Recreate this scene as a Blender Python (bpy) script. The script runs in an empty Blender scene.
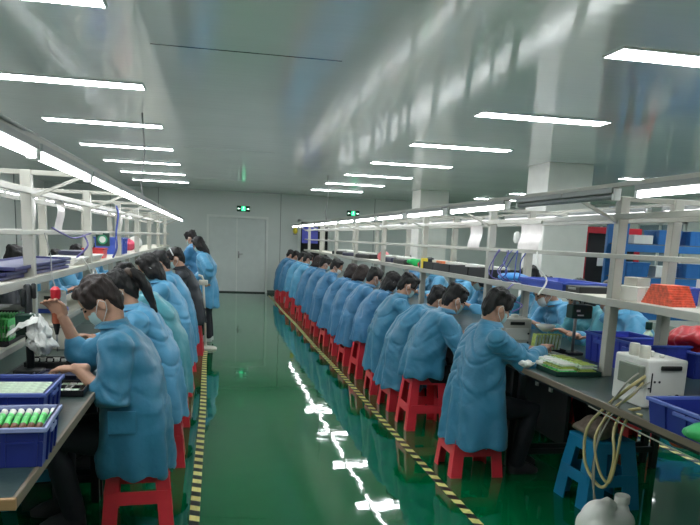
import bpy, bmesh, math, random
from mathutils import Vector, Matrix, noise
S = bpy.context.scene
COL = S.collection
PI = math.pi
V3 = Vector

# ------------------------------------------------------------------ materials
def srgb(r, g, b):
    f = lambda c: (c/255/12.92) if c/255 <= .04045 else ((c/255+.055)/1.055)**2.4
    return (f(r), f(g), f(b), 1)
MATS = {}
def mat(name, col, rough=.5, metal=0., spec=.5, var=.12, vscale=6., bump=0., bscale=40., emit=0., ecol=None, coat=0., stretch=None, trans=0., sheen=0.):
    if name in MATS: return MATS[name]
    m = bpy.data.materials.new(name); m.use_nodes = True
    nt = m.node_tree; N = nt.nodes; L = nt.links
    b = N['Principled BSDF']
    b.inputs['Roughness'].default_value = rough; b.inputs['Metallic'].default_value = metal
    b.inputs['Specular IOR Level'].default_value = spec; b.inputs['Coat Weight'].default_value = coat
    b.inputs['Transmission Weight'].default_value = trans; b.inputs['Sheen Weight'].default_value = sheen
    tc = N.new('ShaderNodeTexCoord')
    mp = N.new('ShaderNodeMapping'); L.new(tc.outputs['Object'], mp.inputs['Vector'])
    if stretch: mp.inputs['Scale'].default_value = stretch
    nz = N.new('ShaderNodeTexNoise'); nz.inputs['Scale'].default_value = vscale; nz.inputs['Detail'].default_value = 3
    L.new(mp.outputs[0], nz.inputs['Vector'])
    cr = N.new('ShaderNodeValToRGB')
    c = col
    cr.color_ramp.elements[0].position = .3; cr.color_ramp.elements[1].position = .7
    cr.color_ramp.elements[0].color = (c[0]*(1-var), c[1]*(1-var), c[2]*(1-var), 1)
    cr.color_ramp.elements[1].color = (min(1, c[0]*(1+var)), min(1, c[1]*(1+var)), min(1, c[2]*(1+var)), 1)
    L.new(nz.outputs['Fac'], cr.inputs['Fac']); L.new(cr.outputs['Color'], b.inputs['Base Color'])
    if bump > 0:
        n2 = N.new('ShaderNodeTexNoise'); n2.inputs['Scale'].default_value = bscale; n2.inputs['Detail'].default_value = 4
        L.new(mp.outputs[0], n2.inputs['Vector'])
        bp = N.new('ShaderNodeBump'); bp.inputs['Strength'].default_value = bump; bp.inputs['Distance'].default_value = .01
        L.new(n2.outputs['Fac'], bp.inputs['Height']); L.new(bp.outputs['Normal'], b.inputs['Normal'])
    if emit > 0:
        b.inputs['Emission Color'].default_value = ecol or (1, 1, 1, 1); b.inputs['Emission Strength'].default_value = emit
    MATS[name] = m
    return m

# ------------------------------------------------------------------ mesh builder
class MB:
    def __init__(s): s.v = []; s.f = []; s.mi = []; s.cur = 0
    def add(s, vs, fs):
        o = len(s.v); s.v += [tuple(v) for v in vs]; s.f += [[i+o for i in f] for f in fs]; s.mi += [s.cur]*len(fs); return s
    def box(s, lo, hi, M=None, taper=None):
        x0, y0, z0 = lo; x1, y1, z1 = hi
        vs = [V3(p) for p in ((x0,y0,z0),(x1,y0,z0),(x1,y1,z0),(x0,y1,z0),(x0,y0,z1),(x1,y0,z1),(x1,y1,z1),(x0,y1,z1))]
        if M: vs = [M @ v for v in vs]
        return s.add(vs, [(3,2,1,0),(4,5,6,7),(0,1,5,4),(1,2,6,5),(2,3,7,6),(3,0,4,7)])
    def bbox(s, lo, hi, b=.006, M=None, seg=2):
        bm = bmesh.new(); bmesh.ops.create_cube(bm, size=1)
        c = [(lo[i]+hi[i])/2 for i in range(3)]; d = [hi[i]-lo[i] for i in range(3)]
        for v in bm.verts: v.co = V3((c[0]+v.co.x*d[0], c[1]+v.co.y*d[1], c[2]+v.co.z*d[2]))
        bmesh.ops.bevel(bm, geom=list(bm.edges), offset=min(b, min(d)*.45), segments=seg, affect='EDGES', profile=.5)
        bm.verts.index_update()
        vs = [M @ v.co if M else v.co.copy() for v in bm.verts]; fs = [[v.index for v in f.verts] for f in bm.faces]
        bm.free(); return s.add(vs, fs)
    def beam(s, a, b, w, h=None, up=(0,0,1)):
        a, b = V3(a), V3(b); h = h or w; d = (b-a).normalized(); u = V3(up)
        if abs(d.dot(u)) > .95: u = V3((1,0,0))
        r = d.cross(u).normalized(); u = r.cross(d)
        vs = [p+r*(w/2*i)+u*(h/2*j) for p in (a, b) for i, j in ((-1,-1),(1,-1),(1,1),(-1,1))]
        return s.add(vs, [(0,1,2,3),(7,6,5,4),(0,4,5,1),(1,5,6,2),(2,6,7,3),(3,7,4,0)])
    def ell(s, c, r, M=None, seg=16, rings=10):
        vs = []; fs = []
        for i in range(1, rings):
            t = PI*i/rings
            for j in range(seg):
                p = 2*PI*j/seg; v = V3((r[0]*math.sin(t)*math.cos(p), r[1]*math.sin(t)*math.sin(p), r[2]*math.cos(t)))+V3(c)
                vs.append(v)
        top = len(vs); vs.append(V3(c)+V3((0,0,r[2]))); bot = len(vs); vs.append(V3(c)-V3((0,0,r[2])))
        for i in range(rings-2):
            for j in range(seg):
                a = i*seg+j; b2 = i*seg+(j+1) % seg
                fs.append((a, a+seg, b2+seg, b2))
        for j in range(seg):
            fs.append((top, j, (j+1) % seg)); o = (rings-2)*seg; fs.append((bot, o+(j+1) % seg, o+j))
        if M: vs = [M @ v for v in vs]
        return s.add(vs, fs)
    def tube(s, pts, rad, seg=10, flat=None, M=None, caps=True):
        pts = [V3(p) for p in pts]
        if M: pts = [M @ p for p in pts]
        n = len(pts); rad = rad if isinstance(rad, (list, tuple)) else [rad]*n
        tang = []
        for i in range(n):
            t = pts[min(i+1, n-1)]-pts[max(i-1, 0)]; tang.append(t.normalized() if t.length > 1e-9 else V3((0,0,1)))
        u = tang[0].orthogonal().normalized(); rings = []
        P = list(zip(pts, tang, rad))
        if caps:
            P = [(pts[0]-tang[0]*rad[0]*.5, tang[0], rad[0]*.55)]+P+[(pts[-1]+tang[-1]*rad[-1]*.5, tang[-1], rad[-1]*.55)]
        vs = []; fs = []
        for p, t, r in P:
            u = (u-t*u.dot(t)).normalized(); w = t.cross(u)
            for j in range(seg):
                a = 2*PI*j/seg; vs.append(p+(u*math.cos(a)+w*math.sin(a))*r)
        k = len(P)
        for i in range(k-1):
            for j in range(seg):
                a = i*seg+j; b2 = i*seg+(j+1) % seg; fs.append((a, b2, b2+seg, a+seg))
        fs.append(list(range(seg))[::-1]); fs.append([(k-1)*seg+j for j in range(seg)])
        return s.add(vs, fs)
    def lathe(s, prof, c=(0,0,0), seg=24, M=None):
        vs = []; fs = []
        for r, z in prof:
            for j in range(seg):
                a = 2*PI*j/seg; vs.append(V3((c[0]+r*math.cos(a), c[1]+r*math.sin(a), c[2]+z)))
        for i in range(len(prof)-1):
            for j in range(seg):
                a = i*seg+j; b2 = i*seg+(j+1) % seg; fs.append((a, b2, b2+seg, a+seg))
        fs.append(list(range(seg))[::-1]); fs.append([(len(prof)-1)*seg+j for j in range(seg)])
        if M: vs = [M @ v for v in vs]
        return s.add(vs, fs)
    def loft(s, rings, seg=28, e=2.4):
        """rings: (center, right axis, front axis, rx, ry_front, ry_back)"""
        vs = []; fs = []
        for c, ax, ay, rx, rf, rb in rings:
            for j in range(seg):
                a = 2*PI*j/seg; ca, sa = math.cos(a), math.sin(a)
                x = math.copysign(abs(ca)**(2/e), ca)*rx; y = math.copysign(abs(sa)**(2/e), sa)*(rf if sa > 0 else rb)
                vs.append(V3(c)+V3(ax)*x+V3(ay)*y)
        k = len(rings)
        for i in range(k-1):
            for j in range(seg):
                a = i*seg+j; b2 = i*seg+(j+1) % seg; fs.append((a, b2, b2+seg, a+seg))
        fs.append(list(range(seg))[::-1]); fs.append([(k-1)*seg+j for j in range(seg)])
        return s.add(vs, fs)
    def quad(s, a, b, c, d): return s.add([a, b, c, d], [(0,1,2,3)])
    def mesh(s, name):
        me = bpy.data.meshes.new(name); me.from_pydata(s.v, [], s.f); me.update(); return me
    def build(s, name, mats, parent=None, smooth=False, angle=None):
        me = s.mesh(name)
        for m in (mats if isinstance(mats, (list, tuple)) else [mats]): me.materials.append(m)
        me.polygons.foreach_set('material_index', s.mi)
        bm = bmesh.new(); bm.from_mesh(me); bmesh.ops.recalc_face_normals(bm, faces=bm.faces); bm.to_mesh(me); bm.free()
        if smooth:
            me.polygons.foreach_set('use_smooth', [True]*len(me.polygons))
            if angle: me.set_sharp_from_angle(angle=angle)
        return link(name, me, parent)
def link(name, me, parent=None):
    o = bpy.data.objects.new(name, me); COL.objects.link(o)
    if parent: o.parent = parent
    return o
def tag(o, label, cat, group=None):
    o['label'] = label; o['category'] = cat
    if group: o['group'] = group
    return o
def empty(name, loc, rz=0, label=None, cat=None, group=None):
    o = bpy.data.objects.new(name, None); COL.objects.link(o); o.location = loc; o.rotation_euler = (0, 0, rz); o.empty_display_size = .1
    if label: tag(o, label, cat, group)
    return o
def struct(o): o['kind'] = 'structure'; return o
def kids(o): return [c for c in bpy.data.objects if c.parent == o]
def dup(o, loc, rz=None, label=None, parent=None, group=None):
    c = o.copy(); COL.objects.link(c); c.parent = parent
    if loc is not None: c.location = loc
    if rz is not None: c.rotation_euler = (0, 0, rz)
    if label: c['label'] = label
    if group: c['group'] = group
    for k in kids(o): dup(k, None, None, None, c)
    return c
ORD = ['first','second','third','fourth','fifth','sixth','seventh','eighth','ninth','tenth','eleventh','twelfth','thirteenth','fourteenth','fifteenth','sixteenth']

def remesh(mb, voxel, smooth=2, fac=.5):
    me = mb.mesh('tmp'); o = bpy.data.objects.new('tmp', me); COL.objects.link(o)
    r = o.modifiers.new('r', 'REMESH'); r.mode = 'VOXEL'; r.voxel_size = voxel; r.use_smooth_shade = True
    if smooth:
        s = o.modifiers.new('s', 'SMOOTH'); s.iterations = smooth; s.factor = fac
    dg = bpy.context.evaluated_depsgraph_get(); dg.update()
    out = bpy.data.meshes.new_from_object(o.evaluated_get(dg))
    bpy.data.objects.remove(o); bpy.data.meshes.remove(me)
    out.polygons.foreach_set('use_smooth', [True]*len(out.polygons))
    return out
YAW, PIT, ROL, CYP = 0.197771521, 0.181838888, -0.0414536042, 368.838895
EXPOSURE, LAMP_E, RACK_E = 0.4, 21.0, 14.0
# ------------------------------------------------------------------ people
SKIN = mat('skin', srgb(196,150,126), .55, var=.06, vscale=20)
HAIR = mat('black_hair', srgb(20,17,17), .58, var=.3, vscale=60, bump=.5, bscale=120, stretch=(1,1,.15))
HAIRB = mat('brown_black_hair', srgb(40,27,24), .58, var=.3, vscale=60, bump=.5, bscale=120, stretch=(1,1,.15))
COATS = [mat('blue_coat_a', srgb(50,124,158), .5, var=.08, vscale=5, bump=.6, bscale=16, sheen=.2),
         mat('blue_coat_b', srgb(58,123,167), .5, var=.08, vscale=5, bump=.6, bscale=16, sheen=.2),
         mat('blue_coat_c', srgb(50,129,157), .5, var=.08, vscale=5, bump=.6, bscale=16, sheen=.2),
         mat('blue_coat_d', srgb(84,157,197), .5, var=.08, vscale=5, bump=.6, bscale=16, sheen=.2),
         mat('blue_coat_e', srgb(76,157,172), .5, var=.08, vscale=5, bump=.6, bscale=16, sheen=.2),
         mat('dark_jacket', srgb(38,42,48), .6, var=.2, vscale=8, bump=.3, bscale=25)]
MASKM = mat('face_mask', srgb(176,206,208), .7, var=.05, bump=.2, bscale=60)
MASKW = mat('white_mask', srgb(222,226,226), .7, var=.04, bump=.2, bscale=60)
PANTS = mat('dark_trousers', srgb(28,30,38), .75, var=.2, bump=.2, bscale=30)
SHOE = mat('dark_shoes', srgb(40,40,44), .6, var=.2)
SHOEW = mat('white_shoes', srgb(200,200,200), .6, var=.1)
EYE = mat('dark_eye', srgb(25,20,18), .15)
TIE = mat('hair_tie', srgb(70,55,45), .6)

def ik(sh, wr, l1, l2, hint):
    d = wr-sh; L = d.length
    if L > (l1+l2)*.995: d = d*((l1+l2)*.995/L); wr = sh+d; L = d.length
    n = d.normalized(); a = (l1*l1-l2*l2+L*L)/(2*L); h = math.sqrt(max(0, l1*l1-a*a))
    hv = V3(hint); hv = (hv-n*hv.dot(n)).normalized()
    return sh+n*a+hv*h, wr

def add_hand(mb, wr, fwd, palm, side, curl=.5, fine=True):
    """side +1 right hand, -1 left. palm = palm normal direction."""
    y = V3(fwd).normalized(); z = -V3(palm); z = (z-y*z.dot(y)).normalized(); x = y.cross(z)
    M = Matrix(((x.x,y.x,z.x,wr.x),(x.y,y.y,z.y,wr.y),(x.z,y.z,z.z,wr.z),(0,0,0,1)))
    mb.tube([(0,-.05,0),(0,.0,0),(0,.02,0)], [.027,.026,.028], 10, M=M)
    mb.ell((0,.052,0), (.041,.055,.0165), M, 14, 8)
    mb.tube([(-.026,.07,0),(.026,.07,0)], .0155, 8, M=M)
    L = [.068,.078,.073,.057]
    for i in range(4):
        bx = (-.031+.0207*i)*(-side); spread = (-.14+.09*i)*(-side)
        ang = 0; p = V3((bx, .088, 0)); pts = [p.copy()+V3((0,-.02,0)), p.copy()]
        for k, fr in enumerate((.42,.32,.26)):
            ang += curl*(.55, .9, .7)[k]*(1+.12*(i-1.5))
            d = V3((math.sin(spread)*math.cos(ang), math.cos(spread)*math.cos(ang), -math.sin(ang)))
            p = p+d*(L[i]*fr); pts.append(p.copy())
        mb.tube(pts, [.0095,.0098,.009,.0083,.0072], 8, M=M)
    t = -side
    mb.tube([(t*.026,.018,-.004),(t*.045,.043,-.012),(t*.052,.07,-.022),(t*.046,.094,-.03)], [.014,.0125,.0105,.009], 8, M=M)

def head_matrix(c, pitch, yaw, roll=0):
    return Matrix.Translation(c) @ Matrix.Rotation(yaw, 4, 'Z') @ Matrix.Rotation(-pitch, 4, 'X') @ Matrix.Rotation(roll, 4, 'Y')

def fold(me, fn):
    n = [v.normal.copy() for v in me.vertices]
    for v, nn in zip(me.vertices, n): v.co += nn*fn(v.co, nn)
    me.update()

def person(loc, rz, label, group, seed=0, lean=.3, hem=.24, flare=1., hp=.5, hyaw=0., hroll=0., lhand=(-.16,.42,.84), rhand=(.16,.42,.84), cuff=.93,
           hair='short', coat=0, mask=1, sc=1., vox=.011, bodyvox=.007, standing=False, hint=(1,-.5,-1), hintR=None, palmL=(0,0,-1), palmR=(0,0,-1), curl=.6, fwdL=None, fwdR=None,
           white_shoes=False, hscale=1., strap=False, hairmat=None, twist=0., width=1., trousers=True):
    rnd = random.Random(seed); U = rnd.uniform
    hipz = .875 if standing else .5
    P0 = V3((0, 0, hipz))
    st = lambda p, l, a: p+V3((0, l*math.sin(a), l*math.cos(a)))
    P1 = st(P0, .2, lean*.2); P2 = st(P1, .2, lean*.7); P3 = st(P2, .125, lean*1.5); P4 = st(P3, .075, lean*2.1)
    HC = st(P4, .135, lean*1.3+hp*.35)
    HM = head_matrix(HC, hp, hyaw, hroll) @ Matrix.Diagonal((hscale, hscale, hscale, 1))
    ax = V3((math.cos(twist), math.sin(twist), 0)); X = V3((1,0,0))
    def fr(a): return V3((0, math.cos(a), -math.sin(a)))
    def fa(a):
        y = fr(a); y = V3((-math.sin(twist)*y.y, math.cos(twist)*y.y, y.z)); return y
    W = width
    # ---- body
    mb = MB()
    mb.ell((0,-.008,.035), (.076,.096,.098), HM); mb.ell((0,.033,-.035), (.059,.062,.086), HM); mb.ell((0,.058,-.09), (.03,.03,.026), HM)
    mb.ell((0,.094,-.018), (.013,.02,.018), HM, 10, 6); mb.tube([(0,.085,.02),(0,.1,-.012)], [.009,.012], 8, M=HM)
    mb.ell((0,.09,-.06), (.026,.012,.012), HM, 10, 6)
    for s_ in (-1, 1): mb.ell((s_*.078,-.008,-.012), (.012,.022,.034), HM, 10, 8)
    nb = HM @ V3((0,-.03,-.07))
    mb.tube([P3+V3((0,0,-.02)), P4, P4.lerp(nb,.6), nb, HM @ V3((0,-.015,0))], [.075,.06,.053,.053,.05], 14)
    mb.loft([(P0-V3((0,0,.06)),X,fr(0),.13,.09,.1),(P0,X,fr(0),.15,.1,.11),(P1,X,fr(lean*.7),.125,.085,.085),(P2,X,fr(lean),.15,.09,.095),(P3,X,fr(lean*1.3),.13,.07,.07),(P4,X,fr(lean*1.4),.05,.045,.05)], 18)
    shc = P3+V3((0,0,-.015))
    arms = []
    for s_, tgt, pal, fw in ((-1, lhand, palmL, fwdL), (1, rhand, palmR, fwdR)):
        sh = shc+ax*(.186*s_*W); h_ = hintR if (hintR and s_ > 0) else hint; hv = V3((h_[0]*s_, h_[1], h_[2]))
        el, wr = ik(sh, V3(tgt), .285, .255, hv)
        f = V3(fw) if fw else (wr-el).normalized()
        arms.append((s_, sh, el, wr))
        mb.tube([sh-ax*(.05*s_), sh, sh.lerp(el,.5), el, el.lerp(wr,.3), wr], [.05,.052,.045,.039,.041,.028], 12)
        add_hand(mb, wr, f, pal, s_, curl)
    if standing: legs = [[V3((s_*.085,0,hipz)), V3((s_*.09,.02,.47)), V3((s_*.09+.0,-.02,.09))] for s_ in (-1,1)]
    else: legs = [[V3((s_*.09,.04,.5)), V3((s_*(.1+U(0,.04)),.4,.49)), V3((s_*.1,.36+U(-.08,.05),.09))] for s_ in (-1,1)]
    for hipp, kn, an in legs:
        mb.tube([hipp, hipp.lerp(kn,.5), kn, kn.lerp(an,.35), an, an-V3((0,0,.03))], [.075,.068,.052,.05,.035,.035], 12)
        mb.ell(an+V3((0,.05,-.06)), (.036,.11,.028), None, 10, 6)
    me = remesh(mb, bodyvox, 2, .4); me.materials.append(SKIN)
    root = link('person', me); root.location = loc; root.rotation_euler = (0,0,rz); root.scale = (sc,sc,sc)
    tag(root, label, 'person', group)
    # ---- coat
    mb = MB(); hz = hem if not standing else max(hem, .45)
    r0 = .256*flare*W
    rings = []
    if hz < hipz-.06:
        rings += [((0,-.01,hz),ax,V3((0,1,0)),r0,.215*flare,.205*flare), ((0,-.005,(hz+hipz)/2),ax,V3((0,1,0)),.252*W*(.5+.5*flare),.215,.203*(.5+.5*flare))]
    else: rings += [((0,-.01,hz),ax,V3((0,1,0)),.235*W,.2,.2)]
    if standing:
        rings = [((0,0,hz),ax,V3((0,1,0)),.225*flare,.17,.17),((0,0,.7),ax,V3((0,1,0)),.215,.16,.165)]
        rings += [(P0+V3((0,0,.02)),ax,fa(0),.205,.145,.155),(P1,ax,fa(lean*.7),.185,.125,.13)]
    else:
        rings += [(P0+V3((0,0,.05)),ax,fa(0),.238*W,.19,.195),(P1,ax,fa(lean*.4),.222*W,.16,.185)]
    rings += [(P2-V3((0,0,.03)),ax,fa(lean*.8),.206*W,.145,.168),(P3-V3((0,0,.045)),ax,fa(lean*1.3),.2*W,.118,.142),(P3+V3((0,0,.01)),ax,fa(lean*1.4),.165*W,.085,.105),(P4-V3((0,0,.012)),ax,fa(lean*1.4),.095,.075,.085),
              (P4+V3((0,.002,.004)),ax,fa(lean*1.6),.07,.066,.07)]
    mb.loft(rings, 32, 2.9)
    for s_, sh, el, wr in arms:
        c_ = el.lerp(wr, cuff)
        mb.ell(sh-V3((0,0,.01)), (.09,.09,.088))
        mb.tube([sh-ax*(.06*s_)-V3((0,0,.01)), sh, sh.lerp(el,.45), el, el.lerp(c_,.35), el.lerp(c_,.8), c_], [.085,.09,.086,.082,.078,.064,.05], 16)
        if cuff < .7: mb.tube([c_.lerp(el,.12), c_], [.06,.058], 14)
    me = remesh(mb, vox, 4, .5)
    o1, o2, o3 = U(0,50), U(0,50), U(0,6)
    nf = rnd.choice((7,8,9,10))
    def f(c, n):
        th = math.atan2(c.x, c.y); d = 0
        if c.z < P1.z+.05:
            k = min(1, max(0, (P1.z+.05-c.z)/(P1.z-hz+.05)))
            d += .019*k*math.sin(nf*th+o3+2.5*noise.noise((c.x*2+o1, c.y*2, c.z*1.5)))
        q = V3((c.x*6+o1, c.y*6+o2, c.z*9))
        d += .008*noise.noise(q)
        w = noise.noise((c.x*5+o2, c.y*5, c.z*14+c.x*8+c.y*8))
        d += .006*(abs(w)-.25)
        d += .010*noise.noise((c.x*11+o2, c.y*11+o1, c.z*1.6+o3))
        up = 1 if c.z > P1.z-.05 else .3
        t_ = c.z*.75+abs(c.x)*.5-c.y*.45; s_ = c.z*.5-c.y*.6
        d += .015*up*noise.noise((t_*15+o1, s_*3.5+o2, c.x*3.5))
        d -= .010*up*max(0, 1-abs(noise.noise((t_*12+o2, s_*2.2, c.x*2.2)))/.09)
        return d
    fold(me, f)
    bm = bmesh.new(); bm.from_mesh(me)
    kill = [fc for fc in bm.faces if fc.normal.z < -.6 and fc.calc_center_median().z < hz+.035 and (hz < hipz-.06 or abs(fc.calc_center_median().x) < .4)]
    bmesh.ops.delete(bm, geom=kill, context='FACES'); bm.to_mesh(me); bm.free()
    me.polygons.foreach_set('use_smooth', [True]*len(me.polygons))
    me.materials.append(COATS[coat]); link('coat' if coat != 5 else 'jacket', me, root)
    # collar
    mb = MB(); n_ = 20; vs = []; fs = []
    for j in range(n_+1):
        a = PI/2+.35+(2*PI-.7)*j/n_
        for r_, h_ in ((.07,-.012),(.075,.032),(.094,-.004)):
            vs.append(P4+V3((math.cos(a)*r_, .006+math.sin(a)*r_*.98, h_-math.sin(a)*.012)))
    for j in range(n_):
        for k in range(2): fs.append((j*3+k,(j+1)*3+k,(j+1)*3+k+1,j*3+k+1))
    mb.add(vs, fs); mb.build('collar', COATS[coat], root, True)
    if seed in (101,):   # patch pocket and its white edge on the near front flap
        pb = MB(); pb.bbox((-.252,-.03,.56),(-.246,.11,.68),.003); pb.build('pocket', COATS[coat], root)
    # ---- trousers and shoes
    if trousers:
        mb = MB()
        for hipp, kn, an in legs:
            mb.tube([hipp, hipp.lerp(kn,.5), kn, kn.lerp(an,.4), an-V3((0,0,.02))], [.098,.09,.07,.068,.06], 12)
        mb.ell(P0+V3((0,.02,0)), (.16,.13,.07))
        me = remesh(mb, .014, 2); me.materials.append(PANTS); link('trousers', me, root)
        for hipp, kn, an in legs:
            sb = MB(); c_ = V3((an.x, an.y+.05, 0))
            sb.loft([(c_+V3((0,0,.0)),X,V3((0,1,0)),.045,.13,.105),(c_+V3((0,0,.03)),X,V3((0,1,0)),.048,.132,.107),(c_+V3((0,-.01,.06)),X,V3((0,1,0)),.042,.1,.095),(c_+V3((0,-.04,.095)),X,V3((0,1,0)),.036,.05,.06)], 16)
            sb.build('shoe', SHOEW if white_shoes else SHOE, root, True, .9)
    # ---- hair
    mb = MB()
    mb.ell((0,-.024,.055), (.09,.1,.09), HM); mb.ell((0,-.068,-.005), (.07,.052,.085), HM)
    mb.ell((0,.042,.102), (.068,.046,.03), HM); mb.ell((0,-.062,-.05), (.056,.036,.055), HM)
    for s_ in (-1,1): mb.ell((s_*.066,.028,.045), (.022,.045,.05), HM)
    if hair == 'short':
        for k in range(10):
            a = U(0,2*PI); mb.ell((.07*math.cos(a),-.02+.08*math.sin(a),.09+U(-.012,.02)), (.026,.03,.02), HM)
    if hair in ('long','bob'):
        Lz = .24 if hair == 'long' else .15
        mb.ell((0,-.045,-Lz/2+.03), (.095,.072,Lz/2+.07), HM)
        for s_ in (-1,1): mb.ell((s_*.075,.005,-.03), (.026,.05,Lz*.45), HM)
    if hair == 'pony':
        mb.tube([(0,-.1,.06),(0,-.145,.06),(0,-.165,.0),(.005,-.155,-.09),(.01,-.13,-.19),(.012,-.115,-.25)], [.03,.034,.038,.036,.026,.01], 12, M=HM)
    if hair == 'bun': mb.ell((0,-.115,.07), (.045,.042,.045), HM)
    me = remesh(mb, .007 if vox < .013 else .012, 2, .5)
    Hi = HM.inverted()
    def hf(c, n):
        q = Hi @ c
        return .010*noise.noise((q.x*55+o1, q.y*38, q.z*16))+.004*noise.noise((q.x*20+o2, q.y*20, q.z*20))
    fold(me, hf); me.materials.append(hairmat or HAIR); hobj = link('hair', me, root)
    if hair == 'pony':
        t = MB(); t.tube([(0,-.112,.062),(0,-.13,.062)], .04, 12, M=HM); t.build('hair_tie', TIE, hobj, True)
    # ---- mask and eyes
    if mask:
        mb = MB(); nu, nv = 14, 8; vs = []; fs = []
        for i in range(nv+1):
            for j in range(nu+1):
                u_ = -1.25+2.5*j/nu; v_ = -1+2*i/nv
                rx, ry = .066-.010*v_*v_*(1 if v_ < 0 else .4), .071-.022*v_*v_
                vs.append(HM @ V3((rx*math.sin(u_), .031+ry*math.cos(u_)+(.008*math.exp(-8*u_*u_)*v_ if v_ > 0 else 0)+.0015*math.sin(v_*9), -.055+.056*v_*(1-.3*abs(u_)/1.25))))
        for i in range(nv):
            for j in range(nu): a = i*(nu+1)+j; fs.append((a,a+1,a+nu+2,a+nu+1))
        mb.add(vs, fs); mo = mb.build('face_mask', MASKW if mask == 2 else MASKM, root, True)
        for s_ in (-1,1):
            t = MB(); t.tube([(s_*.062,.05,-.03),(s_*.078,.02,-.005),(s_*.088,-.012,.016),(s_*.088,-.03,-.012),(s_*.08,-.01,-.045),(s_*.062,.045,-.08)], .0022, 6, M=HM); t.build('ear_loop', MASKW, mo, True)
    for s_ in (-1,1):
        t = MB(); t.ell((s_*.03,.083,.012), (.013,.008,.006), HM, 10, 6); t.build('eye', EYE, root, True)
        t = MB(); t.tube([(s_*.015,.092,.03),(s_*.03,.09,.034),(s_*.046,.078,.03)], .004, 6, M=HM); t.build('eyebrow', HAIR, root, True)
    if strap:
        t = MB(); t.tube([HM @ V3((.098*math.cos(a), -.02+.0*math.sin(a)+.02, .05+.1*math.sin(a))) for a in [PI*k/12 for k in range(13)]], .008, 8); t.build('head_band', MASKW, root, True)
    return root
# ------------------------------------------------------------------ camera
def camera():
    yaw, pit, rol = YAW, PIT, ROL
    cy, sy, cp, sp, cr, sr = math.cos(yaw), math.sin(yaw), math.cos(pit), math.sin(pit), math.cos(rol), math.sin(rol)
    fwd = V3((sy*cp, cy*cp, -sp)); right = V3((cy, -sy, 0)); down = fwd.cross(right)
    r2 = right*cr+down*sr; d2 = right*(-sr)+down*cr; u = -d2; b = -fwd
    cam = bpy.data.cameras.new('camera'); o = bpy.data.objects.new('camera', cam); COL.objects.link(o)
    o.matrix_world = Matrix(((r2.x,u.x,b.x,0),(r2.y,u.y,b.y,0),(r2.z,u.z,b.z,1.53),(0,0,0,1)))
    cam.sensor_width = 36; cam.lens = 36.0; cam.shift_y = (CYP-262.5)/700; cam.clip_start = .05; cam.clip_end = 100
    S.camera = o
camera()
S.view_settings.view_transform = 'Standard'; S.view_settings.look = 'None'; S.view_settings.exposure = EXPOSURE
w = bpy.data.worlds.new('world'); S.world = w; w.use_nodes = True
w.node_tree.nodes['Background'].inputs[0].default_value = (.75,.85,.9,1); w.node_tree.nodes['Background'].inputs[1].default_value = .3
S.cycles.use_denoising = True; S.cycles.max_bounces = 8; S.cycles.diffuse_bounces = 4; S.cycles.glossy_bounces = 4
S.cycles.sample_clamp_indirect = 6

# ------------------------------------------------------------------ setting materials
def floor_mat():
    m = mat('green_epoxy_floor', srgb(0,94,52), .05, spec=.5, var=.1, vscale=.9); nt = m.node_tree; N = nt.nodes; L = nt.links
    b = N['Principled BSDF']; tc = N.new('ShaderNodeTexCoord')
    n = N.new('ShaderNodeTexNoise'); n.inputs['Scale'].default_value = 3.2; n.inputs['Detail'].default_value = 2; L.new(tc.outputs['Object'], n.inputs['Vector'])
    bp = N.new('ShaderNodeBump'); bp.inputs['Strength'].default_value = .12; bp.inputs['Distance'].default_value = .014
    L.new(n.outputs['Fac'], bp.inputs['Height']); L.new(bp.outputs['Normal'], b.inputs['Normal'])
    n2 = N.new('ShaderNodeTexNoise'); n2.inputs['Scale'].default_value = 1.7; n2.inputs['Detail'].default_value = 5; L.new(tc.outputs['Object'], n2.inputs['Vector'])
    mr = N.new('ShaderNodeMapRange'); mr.inputs['To Min'].default_value = .02; mr.inputs['To Max'].default_value = .06
    L.new(n2.outputs['Fac'], mr.inputs['Value']); L.new(mr.outputs[0], b.inputs['Roughness'])
    return m
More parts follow.
